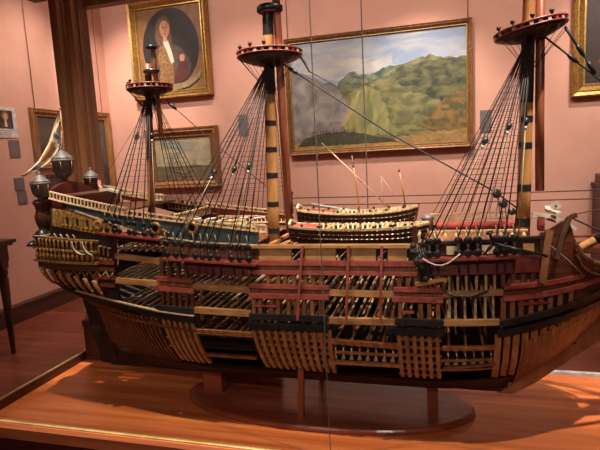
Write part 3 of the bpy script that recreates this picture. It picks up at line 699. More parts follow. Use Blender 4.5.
q.build('hammock_crane', ship)
q = MB(); q.tube([(-.74,1.47,1.37), (-.755,1.47,1.385), (-.74,1.475,1.40), (-.66,1.48,1.405), (-.60,1.48,1.405)], .0035, 'cream', 6); q.build('hammock_crane', ship)
for x in (-.873, -.744):
    q = MB(); c = hp(x, 1.394, .008)
    q.lathe(c, [(.010,-.004), (.019,-.004), (.022,.0), (.019,.004), (.012,.005), (.010,.001)], 'shipgold', 18, axis=(0,-1,0)); q.lathe(c, [(.0105,-.003), (.0105,.001)], 'black', 14, axis=(0,-1,0)); q.build('wreath_port', ship)
q = MB()
for s in (-1, 1):
    for k in range(3): q.ball(hp(-.873+s*(.028+.010*k), 1.388-.004*k, .008), .006-.001*k, 'shipgold', 8)
q.build('carved_scroll', ship)

# ------------------------------------------------------------------ stern: side panel, quarter gallery, transom, lanterns
P1('stern_planking', shell, -1.305, -1.03, ln((-1.305,1.18), (-1.28,1.12), (-1.03,1.09)), ln((-1.30,1.47), (-1.03,1.40)), -.004, .010, 'dark', nz=10)
P1('stern_planking', shell, -1.28, -1.03, ln((-1.28,1.10), (-1.2,1.06)), 1.30, -.004, .010, 'dark', 1, nz=8)
P1('stern_planking', shell, -1.26, -.88, ln((-1.26,1.0), (-1.2,.93), (-.88,.95)), ln((-1.26,1.12), (-.88,1.10)), -.014, .006, 'dark', nz=5)
P1('carved_panel', shell, -1.29, -1.04, ln((-1.29,1.405), (-1.04,1.368)), ln((-1.29,1.462), (-1.04,1.424)), .002, .006, 'shipgold', nz=3)
q = MB()
for k in range(9):
    x = -1.24+.021*k; z = 1.430-.0012*k*2
    if k == 7: q.lathe(hp(x+.004, z-.006, .010), [(.008,-.003), (.016,-.003), (.017,.003), (.009,.004), (.008,0)], 'yellow', 16, axis=(0,-1,0))
    elif k < 7: q.box(hp(x, z-.004, .008), (.006,.004,.022), 'dark' if k % 2 else 'yellow'); 
    else: q.box(hp(x+.008, z, .008), (.004,.004,.03), 'yellow')
for k in range(12): q.ball(hp(-1.24+.017*k, 1.407-.002*k, .006), .004, 'shipgold', 6)
q.build('carved_ornament', ship)
# quarter gallery swelling out of the side
def gal(x): return .004+.020*math.sin(PI*min(1, max(0, (x+1.375)/.31)))**.7
def gstrake(q, x0, x1, zf, h, th, m, extra=0):
    zf = T(zf); pts = []
    for i in range(15):
        x = x0+(x1-x0)*i/14; z = zf(x); pts.append(Vector((x, YC-max(.15, hb(x, z))-gal(x)-extra, z)))
    q.bar(pts, th, h, m)
G1 = ln((-1.365,1.333), (-1.1,1.319)); G2 = ln((-1.36,1.289), (-1.08,1.283)); G0 = ln((-1.35,1.372), (-1.08,1.354))
for f, h in ((G1, .007), (G2, .007), (G0, .006)):
    q = MB(); gstrake(q, -1.362, -1.085, f, h, .016, 'shipgold'); q.build('gallery_rail', ship)
q = MB()
for i in range(14):
    x0 = -1.355+.0195*i; x1 = x0+.0195
    y0 = [YC-max(.15, hb(x, 1.31))-gal(x)+.004 for x in (x0, x1)]
    q.hexa([(x0,y0[0],G2(x0)-.03), (x1,y0[1],G2(x1)-.03), (x1,y0[1]+.01,G2(x1)-.03), (x0,y0[0]+.01,G2(x0)-.03)], [(x0,y0[0],G0(x0)), (x1,y0[1],G0(x1)), (x1,y0[1]+.01,G0(x1)), (x0,y0[0]+.01,G0(x0))], 'brown')
q.build('gallery_wall', ship)
q = MB()
for k in range(14):
    x = -1.345+.0185*k; y = YC-max(.15, hb(x, 1.31))-gal(x)-.004
    q.lathe((x, y, G2(x)+.002), [(.004,0), (.003,.006), (.007,.014), (.006,.022), (.003,.03), (.005,.036), (.004,.042)], 'shipgold', 8)
    q.lathe((x, y, G1(x)+.002), [(.004,0), (.002,.008), (.005,.016), (.003,.026), (.004,.034)], 'yellow' if k % 2 else 'shipgold', 8)
q.build('gallery_balusters', ship)
for cx, cz, r in ((-1.272, 1.368, .022), (-1.245, 1.367, .022), (-1.217, 1.366, .022), (-1.19, 1.366, .02)):
    y = YC-hb(cx, 1.36)-gal(cx)-.004
    q = MB(); q.tube([(cx+r*math.cos(a), y, cz+r*.8*math.sin(a)) for a in [-.9+.25*i for i in range(8)]], .0022, 'white', 6); q.build('carved_scroll', ship)
for cx, cz, r, a0, a1 in ((-1.135, 1.352, .038, PI*.95, PI*1.6), (-1.09, 1.352, .040, PI*.95, PI*1.45)):
    y = YC-hb(cx, 1.33)-.030
    q = MB(); q.tube([(cx+r*math.cos(lerp(a0, a1, i/9)), y, cz+r*math.sin(lerp(a0, a1, i/9))) for i in range(10)], [.001+.0022*math.sin(PI*(i+.3)/9.6) for i in range(10)], 'white', 6); q.build('carved_scroll', ship)
q = MB()                                                # carved fragments between gallery and first gun deck opening
for k in range(4):
    x = -1.098+.018*k
    q.box(hp(x, 1.342-.003*k, .010), (.012, .006, .005), 'cream').box(hp(x-.004, 1.328-.003*k, .010), (.005, .006, .024), 'shipgold').box(hp(x+.003, 1.300-.002*k, .008), (.013, .006, .008), 'rib')
q.build('carved_ornament', ship)
q = MB()
for k in range(8): q.tube([hp(-1.30+.034*k, 1.256, .008), hp(-1.283+.034*k, 1.236, .012), hp(-1.27+.034*k, 1.252, .008)], .0028, 'shipgold', 6)
q.build('carved_swag', ship)
q = MB()                                                # lower carved brackets
for k in range(7):
    x = -1.335+.038*k; z = 1.262-.006*k; y = YC-max(.14, hb(x, z))-.012
    q.tube([(x, y, z), (x+.006, y-.006, z-.016), (x+.014, y+.004, z-.04), (x+.024, y+.016, z-.062)], [.009, .008, .006, .003], 'rib', 8); q.ball((x-.001, y-.008, z-.004), .006, 'shipgold', 8); q.ball((x+.02, y+.002, z-.045), .005, 'shipgold', 8)
q.build('carved_bracket', ship)
q = MB(); prev = None
zs = [1.15, 1.20, 1.25, 1.29, 1.33, 1.36, 1.42, 1.47, 1.50]
for z0, z1 in zip(zs, zs[1:]):
    A = [(interp(z, STERN), interp(z, STW)) for z in (z0, z1)]
    q.hexa([(A[0][0], YC-A[0][1], z0), (A[0][0], YC+A[0][1], z0), (A[0][0]+.01, YC+A[0][1], z0), (A[0][0]+.01, YC-A[0][1], z0)], [(A[1][0], YC-A[1][1], z1), (A[1][0], YC+A[1][1], z1), (A[1][0]+.01, YC+A[1][1], z1), (A[1][0]+.01, YC-A[1][1], z1)], 'dark')
q.build('transom', ship)
q = MB()
for z in (1.22, 1.285, 1.345, 1.43): w = interp(z, STW); x = interp(z, STERN)-.006; q.bar([(x+.02, YC-w-.004, z), (x, YC-w*.5, z+.004), (x-.004, YC, z+.006), (x, YC+w*.5, z+.004), (x+.02, YC+w+.004, z)], .014, .01, 'shipgold')
q.build('transom_rail', ship)
q = MB(); q.prism([(-1.352, YC+a, b) for a, b in ((-.15,1.46), (.15,1.46), (.153,1.505), (.12,1.515), (.06,1.54), (0,1.55), (-.06,1.54), (-.12,1.515), (-.153,1.505))], (.014,0,0), None, 'darkred'); q.build('taffrail', ship)
q = MB()                                                # corner figure on the near quarter
q.lathe((-1.345, 1.448, 1.36), [(.010,0), (.018,.015), (.012,.03), (.020,.05), (.024,.075), (.016,.10), (.020,.115), (.026,.125), (.018,.135)], 'brown', 14); q.build('corner_carving', ship)
q = MB(); q.lathe((-1.338, 1.432, 1.366), [(.030,0), (.026,.008), (.020,.018), (.011,.026), (.004,.030)], 'iron', 16); q.lathe((-1.338, 1.432, 1.372), [(.0285,0), (.0255,.003)], 'white', 16); q.build('gallery_cupola', ship)
q = MB(); q.lathe((-1.372, 1.43, 1.334), [(.012,0), (.034,.004), (.030,.012), (.016,.018), (.006,.022)], 'iron', 16, sx=.6); q.build('gallery_cupola', ship)
def lantern(x, y, z, s):
    q = MB(); q.lathe((x, y, z), [(.010*s,0), (.010*s,.01*s), (.024*s,.02*s), (.030*s,.03*s), (.034*s,.062*s), (.037*s,.066*s), (.036*s,.072*s)], 'lantern', 12)
    o = q.build('stern_lantern', ship)
    q = MB(); q.lathe((x, y, z), [(.036*s,.072*s), (.032*s,.078*s), (.022*s,.086*s), (.018*s,.09*s), (.012*s,.097*s), (.005*s,.101*s), (.007*s,.106*s), (.002*s,.114*s)], 'lantern', 12); q.build('lantern_cap', o)
    q = MB()
    for k in range(6): a = PI*k/3; q.tube([(x+.031*s*math.cos(a), y+.031*s*math.sin(a), z+.03*s), (x+.0355*s*math.cos(a), y+.0355*s*math.sin(a), z+.064*s)], .0016*s, 'shipgold', 5)
    q.build('lantern_bars', o); return o
lantern(-1.335, 1.448, 1.488, .92); lantern(-1.362, 1.60, 1.55, 1.15); lantern(-1.358, 1.745, 1.492, .92)

# ------------------------------------------------------------------ channels with deadeyes
def channel(x0, x1, z, skirt, m='red', zs=None):
    q = MB(); z = T(z)
    vs = []; n = 8
    for i in range(n+1):
        x = x0+(x1-x0)*i/n; y = YC-hb(x, z(x))
        vs += [(x, y+.004, z(x)-.003), (x, y-.034, z(x)-.003), (x, y-.034, z(x)+.003), (x, y+.004, z(x)+.003)]
    q.add(vs, [(i*4+k, i*4+(k+1) % 4, i*4+4+(k+1) % 4, i*4+4+k) for i in range(n) for k in range(4)]+[(3,2,1,0), tuple(n*4+k for k in range(4))], m)
    o = q.build('channel', ship)
    if skirt:
        q = MB(); shell(q, skirt[0], skirt[1], lambda x: z(x)-skirt[2], lambda x: z(x)-.003, .004, .008, 'darkred', nz=3); q.build('channel_skirt', o)
    return o
MCH = ln((-1.07,1.384), (-.84,1.362)); NCH = ln((-.835,1.304), (-.525,1.288)); FCH = ln((-.06,1.303), (.19,1.312))
channel(-1.07, -.845, MCH, (-1.06, -.86, .022)); channel(-.835, -.525, NCH, (-.775, -.53, .042)); channel(-.06, .19, FCH, (-.058, .26, .046))
def deadeye(x, zf, s=1.0, side=-1):
    z = zf(x)+.004*s; y = YC+side*(hb(x, zf(x))+.026); q = MB()
    for dz in (.012*s, .046*s): q.lathe((x, y, z+dz), [(.004*s,-.005*s), (.0095*s,-.004*s), (.011*s,-.001*s), (.011*s,.001*s), (.0095*s,.004*s), (.004*s,.005*s)], 'iron', 12, axis=(0,1,0))
    for dx in (-.004, 0, .004): q.tube([(x+dx*s, y-.003, z+.016*s), (x+dx*s, y-.003, z+.044*s)], .0009, 'ropelight' if dx == 0 else 'rope', 4)
    q.tube([(x, y, z+.055*s), (x-.002, y, z+.07*s), (x-.004, y+.001, z+.082*s)], [.0018, .002, .0012], 'ropelight', 5)
    q.tube([(x, y, z), (x, y+.004, z-.004), (x+.002, YC+side*(hb(x, z-.04)+.006), z-.045)], .0016, 'iron', 5)
    q.build('deadeye', ship); return Vector((x, y, z+.056*s))
MX = (-1.04, -1.012, -.992, -.955, -.935, -.90, -.872); NX = (-.818, -.788, -.763, -.722, -.697, -.674, -.648, -.604, -.577, -.548); FX = (-.032, -.012, .042, .066, .09, .138, .158, .18)
P1('gun_port', shell, .012, .04, 1.314, 1.336, .003, .006, 'cream', nz=2); P1('gun_port', shell, .103, .135, 1.316, 1.338, .003, .006, 'cream', nz=2); P1('gun_port', shell, .205, .232, 1.318, 1.340, .003, .006, 'yellow', nz=2)
P1('bulwark', shell, -.062, .25, 1.30, ln((-.06,1.340), (.25,1.352)), -.004, .008, 'dark', nz=3); P1('bulwark', shell, -.062, .25, 1.30, 1.336, -.004, .008, 'dark', 1, nz=3)
P1('dark_rail', strake, -.064, .258, ln((-.064,1.342), (.258,1.356)), .007, .004, .016, 'iron')
P1('planking', shell, -.845, -.53, ln((-.845,1.31), (-.53,1.292)), TB, -.002, .006, 'brown', nz=2)
# forecastle fittings
fence([(-.04,1.772,1.352), (.11,1.778,1.354), (.25,1.768,1.358)], .024, 16)
MB().tube([(-.018,1.76,1.338), (-.012,1.76,1.338), (.24,1.757,1.341), (.248,1.757,1.341)], [.008,.0125,.0125,.008], 'redcloth', 10).build('hammock_roll', ship)
fence([(-.06,1.62,1.33), (-.06,1.40,1.335)], .03, 8); MB().box2((-.05, 1.42, 1.322), (.25, 1.77, 1.328), 'boards').build('forecastle_deck', ship)
q = MB()
for k in range(9): q.lathe((-.02+.03*k, 1.50, 1.328), [(.006,0), (.004,.012), (.007,.022), (.003,.03)], 'cream', 8)
q.bar([(-.03,1.50,1.359), (.23,1.50,1.362)], .008, .005, 'cream'); q.build('pin_rail', ship)
q = MB(); q.lathe((-.045, 1.735, 1.328), [(.018,0), (.018,.035), (.022,.038), (.018,.048), (.008,.054)], 'lantern', 14); q.build('galley_chimney', ship)
for x in (-.072,): MB().box2((x-.006, 1.405, 1.33), (x+.006, 1.42, 1.39), 'brown').build('bitt', ship)
# anchors
def anchor(pts, r, arms, m):
    q = MB(); q.tube(pts, [r*1.2, r, r*.7], m, 8)
    a = Vector(pts[0])
    for d in arms: q.tube([a, a+Vector(d)*.6, a+Vector(d)], [r*1.1, r, r*.4], m, 8); q.lathe(a+Vector(d), [(r*2.2,-.002), (r*2.2,.002)], m, 8, axis=d)
    q.ball(pts[-1], r*1.3, m); return q.build('anchor', ship)
anchor([hp(.128, 1.349, .040), hp(.19, 1.333, .044), hp(.255, 1.315, .036)], .0042, [(-.01,-.008,.03), (-.02,.0,-.025)], 'iron')
q = MB()
for k in range(26):
    t = k/25; p = hp(-.072+.03*t+random.uniform(-.008,.008), 1.335-.085*t+random.uniform(-.006,.006), .012+random.uniform(0,.012)); q.ball(p, random.uniform(.006,.012)*(1-.4*t), 'rope', 7)
for k in range(5): q.tube([hp(-.07+.006*k, 1.335, .018), hp(-.062+.008*k, 1.29, .026), hp(-.056+.004*k, 1.245, .018)], .003, 'black', 5)
q.build('rope_tackle', ship)
q = MB(); q.tube([hp(-.05+.016*k, 1.312-.024*math.sin(PI*k/6)+.002*k, .042) for k in range(7)], .0022, 'white', 6); q.build('loose_rope', ship)
q = MB(); q.bar([hp(-.07, 1.236, .010), hp(-.03, 1.244, .013), hp(.0, 1.252, .012), hp(.012, 1.249, .01)], .012, .010, 'yellow'); q.build('spare_plank', ship)
q = MB(); q.tube([hp(.0, 1.222, .006), hp(.03, 1.208, .014), hp(.07, 1.207, .014), hp(.115, 1.22, .008)], .0025, 'black', 6); q.build('loose_rope', ship)
# left patch rails
for x0, x1, z, m in ((-1.13, -1.03, 1.285, 'red'), (-1.10, -1.03, 1.262, 'ribdark'), (-1.12, -1.03, 1.235, 'red'), (-1.09, -1.03, 1.21, 'ribdark')):
    P1('red_rail' if m == 'red' else 'strake', strake, x0, x1, z, .011, .008, .014, m)
# ------------------------------------------------------------------ masts
def mast(name, x0, z0, x1, z1, r0, r1, m, bands, dark_from=None, head=None):
    f = lambda z: x0+(x1-x0)*(z-z0)/(z1-z0); r = lambda z: r0+(r1-r0)*(z-z0)/(z1-z0)
    zz = [z0+(z1-z0)*i/6 for i in range(7)]
    o = MB().tube([(f(z), YC, z) for z in zz], [r(z) for z in zz], m, 16).build(name, ship)
    for a, b, mm in bands:
        MB().tube([(f(a), YC, a), (f(b), YC, b)], [r(a)+.0008, r(b)+.0008], mm, 16, False).build('band', o)
    return o, f, r
def top(mo, x, z, R, knobs, kr=.0065, lean=0.0):
    """round fighting top: dark dished underside, red rim of two rings with white slits"""
    q = MB(); q.lathe((x, YC, z), [(R*.30,-.026*R/.1), (R*.6,-.018*R/.1), (R*.9,-.006), (R*.96,0), (R*.3,.001)], 'black', 32); t = q.build('mast_top', mo)
    q = MB()
    q.lathe((x, YC, z), [(R*.93,.0), (R*.99,-.001), (R,.003), (R*.94,.004)], 'red', 36); q.lathe((x, YC, z), [(R*.95,.012), (R*1.0,.011), (R*1.01,.016), (R*.95,.017)], 'red', 36)
    for k in range(26):
        a = 2*PI*k/26; q.box((x+R*.97*math.cos(a), YC+R*.97*math.sin(a), z+.008), (.010*R/.1, .004, .011), 'white' if k % 2 else 'red', Matrix.Rotation(a+PI/2, 3, 'Z'))
    q.build('rim', t)
    for a in knobs:
        q = MB(); px, py = x+R*.93*math.cos(a), YC+R*.93*math.sin(a)
        q.tube([(px, py, z+.012), (px, py, z+.022)], kr*.5, 'black', 6); q.ball((px, py, z+.022+kr*.7), kr, 'iron', 10); q.build('knob', t)
    if lean:                                              # the whole top raked about its mast
        M4 = Matrix.Translation((x, YC, z)) @ Matrix.Rotation(lean, 4, 'Y') @ Matrix.Translation((-x, -YC, -z)); L = ship.location
        for o in [t]+list(t.children): o.data.transform(Matrix.Translation(-L) @ M4 @ Matrix.Translation(L))
    return t
mm, mf, mr = mast('main_mast', -.548, 1.30, -.522, 2.062, .020, .0165, 'mast', [(1.345,1.363,'black'), (1.435,1.452,'black'), (1.53,1.548,'black'), (1.615,1.632,'black'), (1.70,1.717,'black'), (1.80,1.915,'black'), (1.985,2.05,'black')])
top(mm, -.524, 1.917, .106, [PI*.72, PI*.88, PI*1.05, PI*1.22, PI*1.40, PI*1.55])
MB().lathe((-.515, YC, 2.05), [(.026,0), (.034,.006), (.034,.02), (.028,.026), (.01,.027)], 'black', 20, sx=1.25).build('cap', mm)
tm = MB().tube([(-.489, 1.602, 1.345), (-.492, 1.602, 1.7), (-.492, 1.602, 2.0), (-.494, 1.602, 2.19)], [.013,.0135,.013,.012], 'topmast', 12).build('topmast', ship)
MB().lathe((-.51, YC, 2.105), [(.03,0), (.055,.004), (.055,.016), (.03,.02)], 'red', 20).build('rim', tm)
fm, ff, fr = mast('fore_mast', .232, 1.325, .247, 2.20, .0195, .016, 'mast', [(1.358,1.382,'iron'), (1.462,1.482,'iron'), (1.585,1.603,'black'), (1.66,1.678,'black'), (1.715,1.905,'black'), (2.0,2.012,'black')])
top(fm, .248, 1.908, .097, [PI*1.12, PI*1.30, PI*1.48, PI*1.66], .0062, -.17)
MB().tube([(.277, 1.602, 1.462), (.274, 1.602, 1.7), (.272, 1.602, 2.25)], [.0125,.0125,.012], 'topmast', 12).build('topmast', ship)
zm, zf_, zr = mast('mizzen_mast', -1.008, 1.38, -.966, 1.938, .0135, .0105, 'mastbrown', [(1.76,1.85,'black'), (1.855,1.90,'dark')])
top(zm, -.967, 1.852, .079, [PI*.8, PI*.95, PI*1.1, PI*1.35], .005)
MB().lathe((-.955, YC, 1.905), [(.016,0), (.024,.004), (.024,.012), (.014,.016)], 'black', 16, sx=1.2).build('cap', zm)
MB().tube([(-.940, 1.602, 1.70), (-.942, 1.602, 1.96), (-.944, 1.602, 1.985)], [.008,.008,.007], 'mastbrown', 10).lathe((-.948, 1.602, 1.985), [(.012,0), (.02,.004), (.018,.012), (.006,.016)], 'iron', 14).build('topmast', ship)

# ------------------------------------------------------------------ shrouds with ratlines, both sides
def shrouds(xt, zt, xs, zf, s, zhi, gap):
    for side in (-1, 1):
        tops, bots = [], []
        for k, x in enumerate(xs):
            if side < 0: b = deadeye(x, zf, s)
            else: b = Vector((x, YC+hb(x, zf(x))+.026, zf(x)+.06*s))
            t = Vector((xt+.004*(k-len(xs)/2)/len(xs)*2, YC+side*.014, zt))
            q = MB(); q.tube([b, b.lerp(t, .5), t], .0018 if side < 0 else .0013, 'rope', 5); q.build('shroud', ship); tops.append(t); bots.append(b)
        q = MB(); z = bots[0].z+.11
        while z < zhi:
            row = [b.lerp(t, (z-b.z)/(t.z-b.z)) for b, t in zip(bots, tops)]
            q.tube(row, .0006, 'rope', 4, False); z += gap
        q.build('ratlines', ship)
shrouds(-.524, 1.895, NX, NCH, 1.0, 1.86, .0165)
shrouds(.244, 1.885, FX, FCH, 1.0, 1.86, .0165)
shrouds(-.967, 1.835, MX, MCH, .85, 1.80, .018)
# futtock shrouds under the tops
for x, z, R, n in ((-.524, 1.917, .106, 10), (.248, 1.908, .097, 9), (-.967, 1.852, .079, 8)):
    for k in range(n):
        a = PI*(1.05+.9*k/(n-1)); MB().tube([(x+R*.95*math.cos(a), YC+R*.95*math.sin(a), z), (x+R*.14*math.cos(a), YC+R*.16*math.sin(a), z-.10*R/.1)], .001, 'rope', 4).build('futtock_shroud', ship)
# tackles with pale blocks beside the shrouds
def tackle(a, b, t, r=.0013, blk='iron'):
    a, b = Vector(a), Vector(b); p = a.lerp(b, t); d = (b-a).normalized()
    q = MB(); q.tube([a, p], r, 'rope', 5); q.tube([p, b], r*1.1, 'ropelight', 5)
    q.tube([p-d*.016, p-d*.008, p, p+d*.010], [.003, .0085, .0085, .003], blk, 8); q.tube([p+d*.012, p+d*.02], .004, 'silver', 6); q.build('tackle', ship)
tackle((-.52, 1.59, 1.88), (-.78, 1.37, 1.36), .62); tackle((-.52, 1.59, 1.88), (-.68, 1.37, 1.355), .60); tackle((-.52, 1.59, 1.88), (-.60, 1.37, 1.35), .58)
tackle((.242, 1.59, 1.87), (.0, 1.37, 1.37), .52); tackle((.242, 1.59, 1.87), (.10, 1.37, 1.37), .45); tackle((.246, 1.585, 1.87), (.19, 1.38, 1.36), .42)
tackle((-.966, 1.59, 1.82), (-1.03, 1.40, 1.44), .35, .001); tackle((-.964, 1.59, 1.82), (-.875, 1.41, 1.42), .33, .001)
# stays
def stay(pts, r=.0022, blocks=(), m='rope'):
    P = [Vector(p) for p in pts]; q = MB(); q.tube(P, r, m, 6)
    for t in blocks:
        s = t*(len(P)-1); i = min(int(s), len(P)-2); p = P[i].lerp(P[i+1], s-i); d = (P[i+1]-P[i]).normalized()
        q.tube([p-d*.020, p-d*.010, p+d*.010, p+d*.020], [.0025, .0062, .0062, .0025], 'black', 8)
    q.build('stay', ship)
stay([(-.50,YC,1.897), (-.475,YC,1.887), (-.15,YC,1.652), (.155,YC,1.462), (.225,YC,1.405)], .0026, (.27,))
for k, (p, r) in enumerate((((.158,1.59,1.458), .017), ((.176,1.59,1.435), .015), ((.20,1.59,1.42), .013))):
    q = MB(); q.lathe((p[0], p[1]-.006, p[2]-.008*k), [(r*.4,-.006), (r*.8,-.004), (r*.8,.004), (r*.4,.006)], 'black', 14, axis=(.5,-1,.3)); q.build('stay_block', ship)
stay([(.16,1.585,1.45), (.17,1.58,1.38), (.178,1.575,1.335)], .0016); stay([(.18,1.585,1.43), (.185,1.58,1.38), (.19,1.575,1.335)], .0016)
stay([(.262,YC,1.892), (.288,YC,1.888), (.425,YC,1.762), (.9,YC,1.61)], .0028, (.5,))
stay([(.335,YC,1.912), (.352,YC,1.885), (.375,YC,1.845), (.41,YC,1.785), (.62,YC,1.45)], [.004,.0045,.003,.002,.002], (.5, .7))
stay([(-.425,YC,1.912), (-.41,YC,1.89), (-.395,YC,1.86), (-.365,YC,1.842), (-.3,YC,1.80)], [.004,.0045,.003,.0015,.001], ())
stay([(-.955,YC,1.84), (-.93,YC,1.831), (-.713,YC,1.632), (-.56,YC,1.50)], .0014, (.4,))
stay([(-1.345,1.752,1.50), (-1.0,1.63,1.80), (-.97,1.60,1.84)], .0008, ())
stay([(.335,1.46,1.408), (.42,1.5,1.42), (.62,1.6,1.48)], .0013); stay([(.33,1.46,1.40), (.40,1.49,1.362), (.48,1.52,1.33), (.56,1.56,1.30)], .0026, (.5,))
stay([(.26,1.42,1.345), (.31,1.40,1.30), (.345,1.41,1.262)], .0012, (), 'ropelight')

# ------------------------------------------------------------------ ensign and its staff
MB().tube([(-1.352, YC, 1.53), (-1.350, YC, 1.66), (-1.345, YC, 1.815)], [.004,.0035,.0025], 'mastbrown', 8).ball((-1.3448, YC, 1.817), .004, 'shipgold').build('ensign_staff', ship)
q = MB(); nu, nv = 18, 12; vs = []
up_ = [(-1.352,1.597,1.803), (-1.376,1.59,1.762), (-1.398,1.57,1.69), (-1.420,1.54,1.632), (-1.443,1.51,1.594), (-1.458,1.497,1.580)]
lo_ = [(-1.347,1.597,1.735), (-1.352,1.59,1.715), (-1.362,1.58,1.67), (-1.384,1.56,1.628), (-1.418,1.525,1.592), (-1.456,1.495,1.574)]
def along(P, u):
    s = u*(len(P)-1); i = min(int(s), len(P)-2); return Vector(P[i]).lerp(Vector(P[i+1]), s-i)
for i in range(nu+1):
    u = i/nu
    for j in range(nv+1):
        v = j/nv; p = along(up_, u).lerp(along(lo_, u), v); p.y += .012*math.sin(v*7+u*3)*(1-.5*u); vs.append(tuple(p))
W = nv+1; n0 = len(vs); vs2 = vs+[(x, y+.0015, z) for x, y, z in vs]
for i in range(nu):
    for j in range(nv):
        u, v = (i+.5)/nu, (j+.5)/nv
        m = 'flag'
        if (u-.46)**2/.02+(v-.55)**2/.09 < 1: m = 'flaggold'
        elif (u-.46)**2/.036+(v-.55)**2/.2 < 1: m = 'flag'
        elif .2 < u < .3 and v > .3 or .7 < u < .8 and v > .4 or .3 < u < .42 and v > .86: m = 'flagblue'
        elif u > .93: m = 'flaggold'
        a = i*W+j
        q.add([vs2[k] for k in (a, a+W, a+W+1, a+1)], [(0,1,2,3)], m, True); q.add([vs2[n0+k] for k in (a, a+1, a+W+1, a+W)], [(0,1,2,3)], m, True)
q.build('ensign', ship)
MB().tube([(-1.346,1.596,1.735), (-1.36,1.597,1.66), (-1.385,1.598,1.60)], .0015, 'ropelight', 5).build('flag_halyard', ship)
q = MB(); q.bar([(-1.255,1.66,1.545), (-1.25,1.65,1.525), (-1.235,1.64,1.505), (-1.21,1.63,1.495)], .012, .008, 'red'); q.bar([(-1.225,1.62,1.51), (-1.19,1.62,1.512), (-1.15,1.625,1.50)], .014, .010, 'white'); q.build('furled_pennant', ship)

# ------------------------------------------------------------------ the two boats lying on the skid beams
def boat(x0, x1, yc, zk, hw, h, label, red_to, sheer):
    """open framed boat: keel, dark strakes over pale frames, pale gunwale, red stern sheets"""
    L = x1-x0; t = thing('model_boat', ((x0+x1)/2, yc, zk), label, 'model boat', None)
    def w(u, v): return hw*(max(0, 1-abs(2*u-1.08)**2.6 if u > .5 else 1-.35*abs(1-2*u)**2))*(.25+.75*min(1, v*1.4)**.6)
    def zt(u): return zk+h+sheer*(2*u-1)**2*(1.0 if u < .5 else 1.15)
    def zb(u): return zk+.002+(.012*max(0, u-.8)/.2)+(.008*max(0, .12-u)/.12)
    def p(u, v, s, off=0): return Vector((x0+L*u-(.02*(1-v) if u > .95 else 0), yc+s*(w(u, v)+off), lerp(zb(u), zt(u), v)))
    MB().bar([(x0+.02, yc, zk+.003), (x1-.03, yc, zk+.003)], .006, .006, 'dark').bar([(x1-.03, yc, zk+.003), (x1-.012, yc, zk+.02), (x1, yc, zt(1)+.004)], .006, .007, 'brown', up=(0,1,0)).build('keel', t)
    n = 24
    for va, vb, m, nm in ((.03,.34,'dark','strake'), (.40,.60,'dark','strake'), (.66,.84,'dark','strake'), (.89,1.0,'cream','gunwale')):
        q = MB()
        for s in (-1, 1):
            vs = []; off = .0015 if nm == 'strake' else .004
            for i in range(n+1):
                u = .0+1.0*i/n; vs += [p(u, va, s, off), p(u, vb, s, off), p(u, vb, s, off-.004), p(u, va, s, off-.004)]
            q.add(vs, [(i*4+k, i*4+(k+1) % 4, i*4+4+(k+1) % 4, i*4+4+k) for i in range(n) for k in range(4)]+[(3,2,1,0), tuple(n*4+k for k in range(4))], m)
        q.build(nm, t)
    q = MB()  # frames in cream, standing in for light seen through the gaps
    for i in range(26):
        u = .03+.92*i/25
        for s in (-1, 1): q.bar([p(u, .03, s, -.003), p(u, .4, s, -.003), p(u, .97, s, -.003)], .0055, .003, 'cream', up=(0,1,0))
    q.build('frames', t)
    q = MB(); q.prism([p(0,.06,-1), p(0,.5,-1), p(0,1,-1), p(0,1,1), p(0,.5,1), p(0,.06,1)], (-.004,0,0), None, 'brown'); q.bar([p(0,1,-1)+Vector((0,0,.002)), Vector((x0-.004, yc, zt(0)+.012)), p(0,1,1)+Vector((0,0,.002))], .006, .006, 'cream'); q.build('stern_board', t)
    q = MB(); k = 8
    vs = []
    for i in range(k+1):
        u = .02+red_to*i/k; vs += [p(u, .97, -1, -.006), p(u, .97, 1, -.006), p(u, .90, 1, -.006), p(u, .90, -1, -.006)]
    q.add(vs, [(i*4+j, i*4+(j+1) % 4, i*4+4+(j+1) % 4, i*4+4+j) for i in range(k) for j in range(4)]+[(3,2,1,0), tuple(k*4+j for j in range(4))], 'red'); q.build('stern_sheets', t)
    for i in range(6):
        u = red_to+.1+.105*i
        if u < .9: MB().bar([p(u, .86, -1, -.003), p(u, .86, 1, -.003)], .012, .004, 'yellow').build('thwart', t)
    q = MB()
    for i in range(7):
        u = .1+.13*i
        for s in (-1, 1): q.box(p(u, 1, s, .0)+Vector((0,0,.003)), (.006, .005, .007), 'black')
    q.build('thole_pins', t)
    return t, p
b1, p1 = boat(-.456, -.067, 1.62, 1.356, .048, .055, 'upper model boat with two raked masts and cream gunwale, lying behind the other boat', .27, .014)
b2, p2 = boat(-.446, -.030, 1.49, 1.326, .055, .055, 'lower model boat without masts, nearer one behind the yellow gunport boards of the ship', .17, .009)
MB().tube([(-.254,1.622,1.357), (-.2545,1.622,1.41), (-.262,1.622,1.48), (-.270,1.622,1.555)], [.0026,.0025,.0022,.0018], 'mastbrown', 8).ball((-.2705,1.622,1.556), .0035, 'black', 8).tube([(-.271,1.622,1.558), (-.2735,1.622,1.59)], .001, 'ropelight', 5).build('mast', b1)
MB().tube([(-.104,1.622,1.375), (-.115,1.622,1.47), (-.126,1.622,1.535)], [.0025,.0023,.0018], 'mastbrown', 8).ball((-.1265,1.622,1.536), .0032, 'black', 8).build('mast', b1)
MB().tube([(-.379,1.655,1.637), (-.27,1.655,1.525), (-.168,1.655,1.418)], [.0013,.0024,.0015], 'beam', 8).build('yard', b1)
